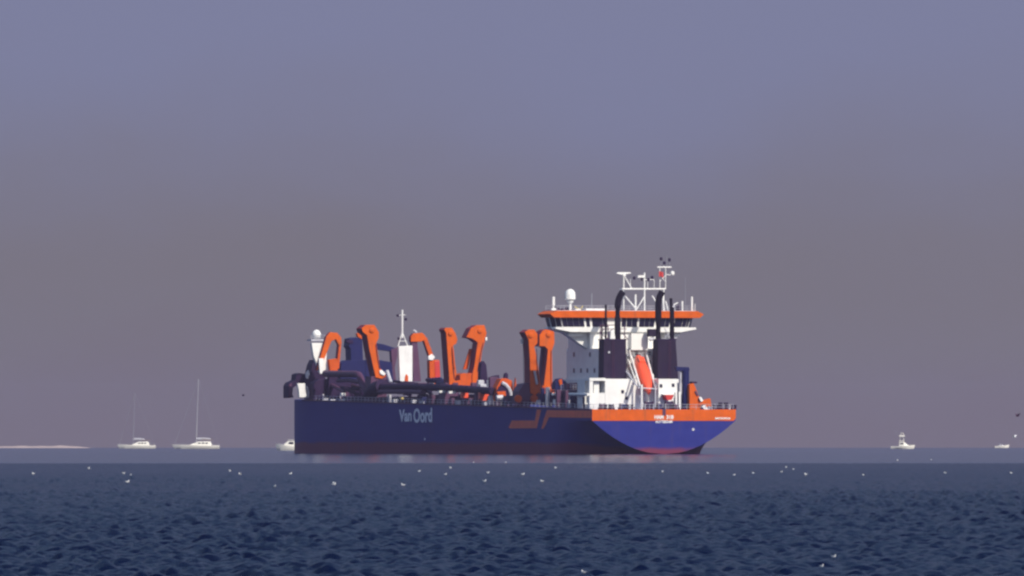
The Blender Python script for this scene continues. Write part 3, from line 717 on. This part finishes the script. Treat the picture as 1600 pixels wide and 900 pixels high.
# knuckle cranes forward
uA = Up(515,-12.5)
gA = part_poly('knuckle_crane','orange_worn',[(514,562),(527,560),(528,582),(516,580)],uA,1.4)
part_poly('jib','orange_paint',[(495,578),(500,578),(518,533),(525,530),(530,540),(534,537),(533,527),(527,520),(516,519),(510,526)],uA,1.2,gA); shade_side([(495,578),(500,578),(518,533),(525,530),(530,540),(534,537),(533,527),(527,520),(516,519),(510,526)],uA,1.2,gA)
part_poly('ram','orange_worn',[(530,538),(533.5,537),(530,576),(526,576)],uA+.2,1.6,gA); shade_side([(530,538),(533.5,537),(530,576),(526,576)],uA+.2,1.6,gA)
part_poly('post','dark_pipe',[(515,580),(528,582),(530,630),(512,630)],uA+.1,1.5,gA)
uC = Up(655,0)
gC = part_poly('knuckle_crane','orange_worn',[(671,563),(686,562),(688,600),(672,600)],uC,1.8)
part_poly('cab','red_paint',[(679,565),(687,563),(688.5,597),(680,597)],uC-.1,1.6,gC)
part_poly('jib','orange_worn',[(661,528),(667,527),(679,560),(673,563)],uC+.1,1.2,gC); shade_side([(661,528),(667,527),(679,560),(673,563)],uC+.1,1.2,gC)
part_poly('jib_head','orange_paint',[(642,534),(642,526),(646,521),(660,520),(665,525),(665,531),(657,534)],uC,1.3,gC); shade_side([(642,534),(642,526),(646,521),(660,520),(665,525),(665,531),(657,534)],uC,1.3,gC)
part_poly('jib','purple_gear',[(643,532),(652,532),(658,596),(646,596)],uC+.3,1.4,gC)
part_poly('hub','white_paint',[(669,557),(675,553),(680,558),(676,563),(670,562)],uC-.3,.4,gC)
part_poly('hook','grey_white',[(645,516),(648,515),(653,519),(650,520)],uC,.4,gC)
for par, uu, hx, hy, pts in ((gF,uF,829,524,[(838,545),(839,570),(841,598)]),(gG,uG,857,523,[(861,548),(860.5,575),(861,604)]),(gD,uD,704,521,[(706,542),(707,565),(710,592)]),
                         (gE,uE,750,517,[(755,535),(751,552),(746,580)]),(gB,uB,581,516,[(587,538),(590,560),(593,576)])):
    v,z = P(hx,hy,uu)
    k = MB().lathe((0,0,0),[(.25,-.2),(.62,-.16),(.62,.0),(.5,.05),(.5,.12),(.25,.2)],14).build('sheave','orange_paint',par,True); k.rotation_euler=(R(90),0,0); k.location=(v,uu-.12,z)
    MB().tube([(P(a,b,uu)[0],uu-.12,P(a,b,uu)[1]) for a,b in pts],.07,6).build('hose','dark_pipe',par,True)
    (a0,b0),(a1,b1) = pts[0],pts[-1]
    MB().tube([(P(hx-4,hy+3,uu)[0],uu+3.3,P(hx-4,hy+3,uu)[1]),(P(hx-1,b1+14,uu)[0],uu+3.9,P(hx-1,b1+14,uu)[1])],.05,5).build('wire','dark_pipe',par)
# white mid mast house
uW = uC-9
wm = part_poly('mast_house','white_paint',[(623,541),(644.5,540),(644.5,596),(625,596)],uW,.9)
part_poly('door','orange_worn',[(633,588),(635,584),(638,588),(638,597),(632,597)],uW-.1,.2,wm)
mb = MB(); seg3(mb,(628.5,528),(628.5,484),uW+1,3.2); seg3(mb,(628,520),(622,541),uW+1,1.6); seg3(mb,(629,520),(637,541),uW+1,1.6); seg3(mb,(620,493),(634,492),uW+1,1.0); seg3(mb,(624,533),(634,533),uW+1,1)
mb.build('mast','white_paint',wm)
for px,py in ((621.5,493),(634,499),(623,529)):
    v,z = P(px,py,uW+1); MB().lathe((v,uW+1,z),[(.1,-.3),(.3,-.2),(.3,.25),(.1,.3)],8).build('lamp','dark_pipe',wm,True)
# bow bridge tower, radome and coupling
uR = 196.
bt = part_poly('bow_tower','white_paint',[(487,536),(505,536),(511,548),(509,578),(500,582),(490,556)],uR-7,1.2)
v,z = P(494.5,523,uR); rd = MB().lathe((v,uR,z),[(.2,-1.15),(.75,-.8),(1.03,-.2),(1.03,.2),(.75,.8),(.3,1.08),(.03,1.13)],18).build('radome','white_paint',ship,True)
MB().box(Vp(483,uR),Vp(506,uR),uR-1.5,uR+1.5,Zp(533,uR),Zp(530.5,uR)).build('platform','grey_white',rd)
railing([(Vp(483,uR),uR-1.4,Zp(530.5,uR)),(Vp(505,uR),uR-1.4,Zp(530.5,uR))],h=.9,gap=1,parent=rd)
part_poly('post','white_paint',[(498,560),(506,560),(504,584),(500,584)],uR-9,.6,bt)
uN = 203.
bc = part_poly('bow_coupling','dark_pipe',[(450,622),(450,603),(453,598),(462,594),(463,585),(468,583),(476,584),(481,588),(484,622),(476,622),(474,602),(464,602),(458,606),(457,616),(459,621)],uN,3.5)
part_poly('elbow','purple_gear',[(452,601),(456,598),(456,620),(452,620)],uN-.4,.4,bc)
part_poly('cabinet','white_paint',[(465,599),(477,599),(478,610),(479,621),(468,621),(467,610)],uN-11,1.0)
part_poly('cover','grey_white',[(478,602),(481,604),(487,621),(480,621)],uN-10.5,.8)
part_poly('bow_gear','dark_pipe',[(484,625),(483,592),(488,570),(492,562),(500,566),(507,582),(514,625)],uN-5,4)
part_poly('ladder','grey_white',[(478,583),(482,578),(484,584),(481,592),(478,590)],uN-5.4,.4)
# dark crane cab and boom
uK = Up(556,2)
kc = part_poly('crane_cab','blue_paint',[(549,576),(548,545),(545,541),(547,529),(556,527),(566,530),(568,576)],uK,4)
part_poly('platform','dark_pipe',[(541,534),(541,531),(552,531),(552,537),(546,537)],uK-.2,1.5,kc)
part_poly('lamp','orange_worn',[(558,521),(563,519),(567,526),(565,530),(559,526)],uK-.2,1.2,kc)
part_poly('boom','blue_paint',[(588,536),(600,538),(618,544),(618,550),(604,548),(588,546)],uK,1.8,kc)
part_poly('frame','purple_gear',[(611,546),(621,543),(621,556),(617,575),(619,594),(612,594),(613,575)],uK-.2,1.5,kc)
part_poly('hopper_cover','blue_paint',[(532,604),(533,568),(541,563),(590,562),(612,566),(616,604)],Up(582,0),3)
# suction pipe lying along the port side, and upper pipework
def long_pipe(name, pts, r, m='dark_pipe', v=-13.5, parent=ship):
    return MB().tube([(v,Up(a,v),Zp(b,Up(a,v),v)) for a,b in pts], r, 12).build(name, m, parent, True)
rng0 = random.Random(21)
long_pipe('pipeline',[(508,584),(556,584.5),(561,586),(564,591),(566,600),(573,611)],.75,'purple_gear',-14.3)
long_pipe('pipeline',[(528,595),(545,594),(562,597)],.45,'purple_gear',-14.4)
sp_ = long_pipe('suction_pipe',[(597,605),(640,604),(700,606),(770,611)],.8,'dark_pipe',-14.2)
long_pipe('suction_pipe',[(592,612),(640,612),(660,613)],.5,'purple_gear',-14.8)
long_pipe('draghead',[(597,603),(586,607),(578,616)],1.5,'dark_pipe',-14.2,sp_)
part_poly('hatch_side','dark_pipe',[(488,629),(490,598),(500,592),(565,592),(575,598),(600,607),(600,629)],uA+2,3,bevel=.2)
mb = MB(); mb.box(-13,-9,60,190,zd(120)-1.6,zd(120)+1.6); mb.build('hopper_coaming','dark_pipe',ship)
mb = MB(); mb.box(9,13,60,190,zd(120)-1.6,zd(120)+2.2); mb.build('hopper_coaming','dark_pipe',ship)
# a beam under the white post frame between the mast house and the gantries
MB().tube([(-12,Up(605,-12),Zp(580,Up(605,-12),-12)),(-12,Up(611,-12),Zp(598,Up(611,-12),-12))],.4,8).build('strut','grey_white',ship)
for px,py,w,h in ((690,612,10,3.4),(706,613,12,3.6)):
    u = Up(px, -14.8)-2; g = w/2/7.2; MB().box(-15.3-g,-15.3+g,u,u+1.0,Zp(py+h/2,u,-15),Zp(py-h/2,u,-15)).build('gear_box','white_paint',ship)
def clutter(name, m, px, y0, y1, w, v=-13.8, t=1.2, parent=ship):
    u = Up(px, v); g = w/2/7.2
    return MB().box(v-g, v+g, u, u+t, Zp(y1,u,v), Zp(y0,u,v)).build(name, m, parent, bevel=.12)
# boxes, vents and reels at the rail
for a in (('deck_box','white_paint',537,614,619,7),('deck_box','grey_white',510,622,628,8),('deck_box','grey_white',521,624,629,10),('deck_box','grey_white',536,623,629,10),
          ('deck_box','grey_white',579,624,629,9),('deck_box','grey_white',598,625,630,6),('vent','grey_white',610,617,630,4),('deck_box','grey_white',619,624,630,10),
          ('locker','yellow_paint',629,621,631,4.5),('deck_box','grey_white',648,625,631,8),('deck_box','blue_paint',663,620,631,10),
          ('locker','purple_gear',676,617,631,10),('deck_box','white_paint',696,627,632,7),('locker','purple_gear',708,622,632,6),
          ('deck_box','boat_red',727,612,622,11),('machinery','purple_gear',735,622,632,22),('locker','purple_gear',750,610,628,14),
          ('deck_box','boat_red',757,612,627,15),('locker','grey_white',771,618,632,12),('deck_box','purple_gear',660,598,603,14)):
    clutter(*a)
for px,y0,y1,w,m in ((676,596,605,6,'grey_white'),(745,598,608,16,'purple_gear'),(752,594,605,10,'grey_white'),(764,594,604,3,'white_paint'),(757,600,606,14,'grey_white'),(772,589,610,14,'purple_gear')):
    clutter('machinery', m, px, y0, y1, w, -9)
part_poly('vent_stack','dark_pipe',[(750,604),(752,568),(756,564),(760,570),(762,592),(768,592),(771,588),(780,586),(782,604)],Up(760,8),2)
part_poly('vent_stack','dark_pipe',[(788,593),(789,584),(792,582),(794,585),(794,593)],Up(790,0),1)
# hose reel: orange disc segment with pale arc
uH = Up(790,-12)
hr = part_poly('hose_reel','orange_worn',[(776,632),(776,606),(783,592),(791,591),(800,595),(802,608),(803,632)],uH+.5,3)
arc = [(784,598),(790,601),(795,607),(798,614),(799,624),(801,632)]
mb = MB(); mb.tube([(P(a,b,uH)[0],uH,P(a,b,uH)[1]) for a,b in arc],.42,8); mb.build('hose','grey_white',hr,True)
part_poly('drum','dark_pipe',[(774,618),(780,604),(788,601),(794,609),(796,622),(790,632),(776,632)],uH+.1,.5,hr)
part_poly('panel','orange_worn',[(776,612),(790,611),(791,620),(780,621)],uH-.1,.3,hr)
arc = [(776,622),(784,621),(791,626),(796,632)]
mb = MB(); mb.tube([(P(a,b,uH-1)[0],uH-1,P(a,b,uH-1)[1]) for a,b in arc],.6,8); mb.build('hose','grey_white',hr,True)
part_poly('post','orange_worn',[(804,628),(804,606),(806,590),(807,606),(808,628)],uH-1,.8,hr)
# deck gear between the aft gantries and the deckhouse
uZ = 22.
part_poly('purple_hood','blue_paint',[(866,609),(867,598),(872,592),(878,591),(886,598),(888,609)],32,2)
part_poly('lamp','orange_worn',[(873,594),(878,592),(879,600),(875,603)],31.7,.3)
part_poly('pipe_bridge','purple_gear',[(886,609),(886,599),(905,598),(913,602),(917,609)],26,2)
MB().tube([(-15,Up(890,-15),Zp(616,18,-15)),(-15,Up(919,-15),Zp(616.5,9,-15))],.32,8).build('handrail_pipe','white_paint',ship)
for i,(px,y0,y1,w,m) in enumerate(((849,606,634,5,'blue_paint'),(857,605,635,6,'grey_white'),(862,612,636,3,'dark_pipe'),(866,614,618,5,'white_paint'),(868,624,632,4,'white_paint'),(874,609,636,8,'purple_gear'),
                       (881,612,637,5,'dark_pipe'),(886,610,637,5,'purple_gear'),(890,625,638,2.5,'grey_white'),(897,619,638,9,'blue_paint'),(905,622,638,5,'purple_gear'),(912,628,638,3,'grey_white'),(915,620,639,5,'dark_pipe'),(843,625,632,6,'grey_white'),(869,618,622,7,'dark_pipe'))):
    clutter('deck_machinery' if w > 4 else 'vent_post', m, px, y0, y1, w, -14.2+.3*(i%3), 1.0)
railing([(-12, 14, Zp(609,20)), (-12, 36, Zp(609,32))], gap=1.5, r=.05)
mb = MB(); mb.box(-12.5,-8.5,14,36,Zp(612,22),Zp(609.5,22)); mb.build('walkway','purple_gear',ship)
for i in range(46):
    px = 492+rng0.uniform(0, 200); w = rng0.uniform(3, 9); y0 = rng0.uniform(592, 612); y1 = y0+rng0.uniform(4, 14)
    m = rng0.choice(['dark_pipe','dark_pipe','dark_pipe','purple_gear','blue_paint','grey_white' if w < 5 else 'dark_pipe'])
    if rng0.random() < .45:
        v = rng0.uniform(-12,-9); u = Up(px, v)
        MB().tube([(v,u,Zp(y0,u,v)),(v+rng0.uniform(-1,1),u-rng0.uniform(2,14),Zp(y0+rng0.uniform(-2,4),u,v)),(v,u-rng0.uniform(14,16),Zp(y1+4,u,v))], rng0.uniform(.2,.5), 8).build('pipe', m, ship, True)
    else: clutter('machinery', m, px, y0, max(y1,y0+4), w, rng0.uniform(-12.5,-8))
# small varied vents and posts down the whole rail
rng = random.Random(5)
for i in range(34):
    u = rng.uniform(30, 195); h = rng.uniform(.5, 1.6); v = -15.2+rng.uniform(0,.6)
    m = rng.choice(['grey_white','purple_gear','dark_pipe','dark_pipe','blue_paint'])
    if rng.random() < .5: MB().tube([(v,u,zd(u)-.1),(v,u,zd(u)+h),(v,u+.25,zd(u)+h+.15)], rng.uniform(.1,.22), 6).build('vent_pipe', m, ship, True)
    else: MB().box(v-.4,v+.4,u,u+rng.uniform(.6,2),zd(u)-.1,zd(u)+h*.7).build('deck_box', m, ship)

# ------------------------------------------------------------------ other boats
def boat_hull(L, W, H, m, parent, name='hull', sheer=.25, stern=.75):
    rings = []
    for i in range(13):
        t = i/12; x = -L/2+L*t                       # stern at -L/2, bow at +L/2
        w = W/2*(stern+(1-stern)*sm(t*2.2) if t < .5 else math.cos((t-.5)*math.pi)**.6 if t < 1 else 0)
        w = max(w, .03); h = H*(1+sheer*(t*t*1.4-.1))
        xr = x+ (L*.04*1 if t == 1 else 0)
        rings.append([(x, -w*.0, -.35), (x, -w*.7, -.05), (xr, -w, h*.55), (xr+.02*L*t, -w*1.02, h), (xr+.02*L*t, w*1.02, h), (xr, w, h*.55), (x, w*.7, -.05)])
    o = MB().loft(rings).build(name, m, parent, True); fix_normals(o); return o
def place(px, r, zoff=0):
    X, Y = at_dist(px, r); return (X, Y, -drop(math.hypot(X, Y))+zoff)

def yacht(px, r, L, mast_px, mast_top, base, rz, label, lean):
    e = empty('sailing_yacht', place(px, r), rz, label, 'sailboat', 'sailboats anchored on the horizon')
    k = FPX/r
    boat_hull(L, L*.26, 1.35, 'gel_white', e, sheer=.2)
    c = MB().loft([[(x,-w,1.3),(x+d,-w*.8,1.3+h),(x+d,w*.8,1.3+h),(x,w,1.3)] for x,w,h,d in ((-L*.32,L*.09,.6,0),(-L*.3,L*.1,1.5,0),(-L*.02,L*.1,1.45,-.2),(L*.14,L*.07,.5,-.3),(L*.2,L*.04,.1,-.3))]).build('cabin','gel_white',e); fix_normals(c)
    for i in range(3): MB().box(-L*.24+i*L*.08,-L*.19+i*L*.08,-L*.105,L*.105,2.0,2.35).build('window','glass_dark',c)
    MB().box(-L*.36,-L*.12,-L*.1,L*.1,3.3,3.42).build('bimini','teak',e)
    mb = MB()
    for x in (-L*.35,-L*.13):
        for y in (-L*.09,L*.09): mb.tube([(x,y,1.3),(x,y,3.3)],.04,4)
    mb.build('bimini_frame','alu',e)
    mx = (mast_px-px)/k*(1 if math.cos(rz) > 0 else -1); mh = (base-mast_top)/k
    mst = MB().tube([(mx,0,1.2),(mx+lean*.5,0,mh*.55),(mx+lean,0,mh)],.15 if px > 250 else .10,8,.10 if px > 250 else .05).build('mast','alu',e,True)
    MB().tube([(mx,0,3.6),(mx-L*.33,0,3.4)],.13,8).build('boom','alu',mst,True)
    MB().tube([(mx-.3,0,3.85),(mx-L*.16,0,3.95),(mx-L*.32,0,3.65)],.28,8).build('furled_sail','grey_white',mst,True)
    mb = MB(); mb.tube([(mx+lean,0,mh-.3),(L*.5,0,1.7)],.045,4); mb.tube([(mx+lean,0,mh),(-L*.48,0,1.5)],.02,4)
    for y in (-1,1): mb.tube([(mx+lean*.9,0,mh*.9),(mx+lean*.5,y*.8,mh*.5),(mx,y*L*.12,1.3)],.02,4)
    mb.build('stays','alu',mst)
    for f in (.4,.68): MB().tube([(mx+lean*f,-.8,mh*f),(mx+lean*f,.8,mh*f)],.05,4).build('spreader','alu',mst)
    if px > 250: mst.data.materials[0] = M['mast_grey']
    else: mst.data.materials[0] = M['mast_dim']
    mb = MB()
    for i in range(9):
        x = -L*.46+i*L*.11; mb.tube([(x,-L*.1,1.35),(x,-L*.1,1.95)],.02,4)
    mb.tube([(-L*.46,-L*.1,1.95),(L*.42,-L*.1,2.0)],.02,4); mb.build('guard_rail','alu',e)
    return e
yacht(308, 4500, 17.0, 306.5, 591, 700, R(180), 'sailing yacht with a tall bright mast, nearer to the ship of the two', -.9)
yacht(215, 4800, 14.6, 208, 613, 700.5, R(180), 'creamy white sailing yacht with a faint grey mast, the left one of the two', -.7)

def speedboat(px, r, L, rz):
    e = empty('motor_boat', place(px, r), rz, 'small white motor boat half hidden behind the bow of the ship', 'motor boat')
    boat_hull(L, 3.0, 1.35, 'gel_white', e, sheer=.35)
    c = MB().loft([[(x,-w,1.3),(x+.2,-w*.8,1.3+h),(x+.2,w*.8,1.3+h),(x,w,1.3)] for x,w,h in ((-L*.2,1.1,1.6),(L*.02,1.1,1.6),(L*.2,.9,.5),(L*.3,.5,.1))]).build('cabin','gel_white',e); fix_normals(c)
    MB().box(-L*.15,L*.02,-1.2,1.2,1.95,2.5).build('window','glass_dark',c)
    MB().box(-L*.3,L*.06,-1.15,1.15,3.05,3.18).build('hard_top','gel_white',e)
    mb = MB(); [mb.tube([(x,y,1.3),(x,y,3.05)],.04,4) for x in (-L*.28,) for y in (-1,1)]; mb.build('top_frame','alu',e)
    MB().box(-L*.52,-L*.46,-.3,.3,.1,1.6).build('outboard_motor','dark_pipe',e)
    mb = MB(); mb.tube([(L*.1,-1,1.5),(L*.46,-.3,2.1),(L*.46,.3,2.1),(L*.1,1,1.5)],.03,4); mb.build('bow_rail','alu',e)
    return e
speedboat(453, 3500, 7.6, R(175))

def sportfisher(px, r, L, rz):
    e = empty('fishing_boat', place(px, r), rz, 'white sport fishing boat with a lookout tower, alone to the right of the ship', 'fishing boat')
    boat_hull(L, 3.2, 1.0, 'gel_white', e, sheer=.4)
    c = MB().loft([[(x,-w,1.2),(x+.1,-w*.85,1.2+h),(x+.1,w*.85,1.2+h),(x,w,1.2)] for x,w,h in ((-L*.12,1.2,1.3),(L*.08,1.2,1.3),(L*.22,.8,.35),(L*.3,.4,.1))]).build('cabin','gel_white',e); fix_normals(c)
    MB().box(-L*.08,L*.06,-1.25,1.25,1.75,2.2).build('window','glass_dark',c)
    t = MB()
    for x in (-L*.14,L*.08):
        for y in (-1,1): t.tube([(x,y,1.2),(x*.4,y*.5,5.9)],.06,4)
    for z in (3.0,4.4): t.tube([(-L*.1,-.8,z),(L*.06,-.8,z),(L*.06,.8,z),(-L*.1,.8,z),(-L*.1,-.8,z)],.05,4)
    tw = t.build('lookout_tower','gel_white',e)
    MB().box(-L*.12,L*.1,-1,1,4.5,5.1).build('canopy','gel_white',tw); MB().box(-L*.08,L*.05,-.6,.6,5.9,6.0).build('canopy','gel_white',tw)
    MB().box(-L*.14,L*.08,-1.1,1.1,2.75,2.9).build('flybridge','gel_white',tw)
    mb = MB(); [mb.tube([(0,y,3),(-L*.35,y*3.5,7)],.03,4) for y in (-1,1)]; mb.build('outrigger','alu',e)
    return e
sportfisher(1410, 4400, 8.4, R(-8))
e = empty('motor_boat', place(1565, 5600), R(5), 'faint low pale boat near the right edge of the view', 'motor boat')
boat_hull(6.6, 2.4, .95, 'gel_white', e, sheer=.5)
c = MB().loft([[(x,-w,.9),(x,-w*.8,.9+h),(x,w*.8,.9+h),(x,w,.9)] for x,w,h in ((-1.2,.8,.9),(0,.8,.9),(1,.5,.2))]).build('cabin','grey_white',e); fix_normals(c)
MB().box(-1,0,-.85,.85,1.3,1.6).build('window','glass_dark',c)

# sand spit far off at the left
def spit():
    r = 5600; k = r/FPX; n = 90; rings = []
    x0, x1 = (-150-800)*k, (143-800)*k
    zb = -drop(r)
    for i in range(n+1):
        t = i/n; x = x0+(x1-x0)*t
        h = (.95+.12*math.sin(t*23)+.10*math.sin(t*61+1)+.15*math.sin(t*9))*min(1, (1-t)*6)**.7
        w = 26*min(1, (1-t)*5+.1)
        rings.append([(x, r-w, zb-.5), (x, r-w*.55, zb+h*.55), (x, r-w*.1, zb+h), (x, r+w*.4, zb+h*.9), (x, r+w, zb-.5)])
    o = MB().loft(rings).build('sandbank', 'sand', None, True); fix_normals(o); o['kind'] = 'structure'
spit()

# ------------------------------------------------------------------ gulls
def egg(c, rx, ry, rz, ns=10, nr=7, tip=1.0):
    vs=[]; fs=[]
    for i in range(nr+1):
        a = -math.pi/2+math.pi*i/nr
        for k in range(ns):
            t = 2*math.pi*k/ns; vs.append((c[0]+rx*math.sin(a), c[1]+ry*math.cos(a)*math.cos(t), c[2]+rz*math.cos(a)*math.sin(t)))
    for i in range(nr):
        for k in range(ns): fs.append((i*ns+k,i*ns+(k+1)%ns,(i+1)*ns+(k+1)%ns,(i+1)*ns+k))
    return vs, fs
def bird_body():
    mb = MB(); mb.add(*egg((0,0,.09), .26, .10, .10)); mb.add(*egg((.19,0,.19), .07,.055,.11)); mb.add(*egg((.22,0,.28), .085,.06,.062))
    mb.add([(-.2,-.05,.12),(-.2,.05,.12),(-.42,.04,.15),(-.42,-.04,.15),(-.2,-.05,.09),(-.2,.05,.09),(-.42,.04,.14),(-.42,-.04,.14)],[(0,1,2,3),(7,6,5,4),(0,3,7,4),(1,5,6,2),(2,6,7,3)])
    return mb
def wing_mesh(s, raised):
    if raised: pts = [(.12,.06,.15),(.16,.30,.34),(.02,.62,.42),(-.12,.64,.40),(-.10,.30,.30),(-.14,.06,.13)]
    else: pts = [(.14,.07,.14),(.02,.115,.16),(-.20,.10,.16),(-.40,.03,.17),(-.22,.04,.20),(.08,.05,.19)]
    v = [(x,y*s,z) for x,y,z in pts]; v2 = [(x,y*s*.97,z+.018) for x,y,z in pts]; n=6
    return MB().add(v+v2, [tuple(range(n-1,-1,-1)), tuple(range(n,2*n))]+[(i,(i+1)%n,(i+1)%n+n,i+n) for i in range(n)])
def make_gull(raised):
    e = empty('gull', (0,0,0), 0, '', 'gull', 'gulls resting on the sea')
    b = bird_body().build('body','gull_white',e,True); fix_normals(b)
    for s in (-1,1):
        w = wing_mesh(s, raised).build('wing','gull_grey' if not raised else 'gull_white',e); fix_normals(w)
    MB().add([(.29,-.015,.27),(.29,.015,.27),(.29,0,.30),(.36,0,.265)],[(0,1,2),(0,3,1),(1,3,2),(2,3,0)]).build('beak','beak',b)
    return e
def copy_tree(o, parent=None):
    c = o.copy(); scene.collection.objects.link(c); c.parent = parent
    for ch in list(o.children): copy_tree(ch, c)
    return c
GULLS = [
 (52,741,0,'leftmost white gull on the dark water'),
 (139,733,1,'gull with raised wings below the left sailing yacht, apart on its left'),
 (193,741,1,'left gull of the group of three below the creamy yacht'),
 (204,743,0,'right gull of the group of three below the creamy yacht'),
 (199,754,0,'nearest gull of the group of three below the creamy yacht'),
 (359,737,1,'left gull of the pair below and right of the tall masted yacht'),
 (375,742,1,'right gull of the pair below and right of the tall masted yacht'),
 (454,741,0,'gull on the water straight below the bow of the ship'),
 (429,761,0,'gull low on the water left of the ship bow line'),
 (522,758,1,'lone gull on the water below the forward dark deck gear'),
 (630,759,0,'bright round gull on the water below the name on the hull side'),
 (655,737,0,'faint gull on the water just below the name on the hull side'),
 (696,742,0,'gull on the water below the forward orange gantry pair'),
 (704,732,1,'small gull with raised wings close under the slick edge below the forward gantries'),
 (740,723,0,'left gull at the edge of the smooth water before the hull'),
 (790,723,0,'right gull at the edge of the smooth water before the hull'),
 (762,740,1,'upper gull of the pair below the hull amidships'),
 (757,753,0,'lower gull of the pair below the hull amidships'),
 (817,742,0,'gull on the water below the orange logo on the hull'),
 (847,753,0,'lower gull on the water below the orange logo on the hull'),
 (868,732,1,'gull with raised wings right of the orange logo, near the smooth water'),
 (1035,738,1,'faint gull on the water below the middle of the stern'),
 (1106,740,0,'gull on the water below the right corner of the stern'),
 (1147,743,0,'dim gull on the water between two bright ones right of the stern'),
 (1177,740,0,'bright gull on the water a little right of the stern'),
 (1221,738,0,'leftmost gull of the cluster on the water right of the ship'),
 (1228,731,1,'faint gull with raised wings in the cluster right of the ship'),
 (1240,734,0,'bright gull in the cluster on the water right of the ship'),
 (1259,742,0,'rightmost and lowest gull of the cluster right of the ship'),
 (1349,743,0,'lone gull on the water left of and below the fishing boat'),
 (1402,720,1,'gull in the smooth water straight below the fishing boat'),
 (1455,719,1,'gull in the smooth water right of the fishing boat'),
 (1477,740,0,'gull on the dark water below and right of the fishing boat'),
 (1580,740,0,'rightmost bright gull on the water near the right edge'),
 (1303,872,0,'upper gull of the two nearest at the lower right'),
 (1284,887,0,'lower gull of the two nearest at the lower right'),
 (912,897,0,'gull at the bottom edge of the view below the ship'),
]
protos = [make_gull(False), make_gull(True)]; used = [False, False]
# height of the sea surface under a gull, from the mesh itself
deps = bpy.context.evaluated_depsgraph_get()
from mathutils.bvhtree import BVHTree
rg = random.Random(11)
bpy.context.view_layer.update()
for px, py, k, lab in GULLS:
    X, Y = at_dist(px, row_dist(py))
    ray = Vector((X, Y, -(py-HLEV)/FPX*Y)).normalized()
    hit, loc, nrm, idx = sea.ray_cast(Vector((0, 0, CAMH)), ray)
    if hit: X, Y = loc.x, loc.y
    g = protos[k] if not used[k] else copy_tree(protos[k]); used[k] = True
    g.location = (X, Y, (loc.z if hit else -drop(Y))+.02); g.rotation_euler = (0, 0, rg.choice([0, math.pi])+rg.uniform(-.9, .9))
    s = rg.uniform(.33, .45)*(1.0 if Y > 700 else .55); g.scale = (s, s, s); g['label'] = lab
def flying(px, py, r, label, s, rz, m):
    X, Y = at_dist(px, r); z = CAMH-(py-HLEV)/FPX*r
    e = empty('flying_gull', (X, Y, z), rz, label, 'gull', 'gulls in flight'); e.scale = (s, s, s)
    b = bird_body().build('body', m, e, True); fix_normals(b)
    for sd in (-1, 1): fix_normals(wing_mesh(sd, True).build('wing', m, e))
flying(380, 619, 1500, 'dark bird flying in the air left of the ship bow', .55, R(200), 'dark_pipe')
flying(1590, 651, 1300, 'dark bird flying at the right edge of the view', .8, R(210), 'purple_gear')
flying(1585, 684, 1500, 'pale bird flying low above the horizon at the right edge', .8, R(150), 'gull_white')
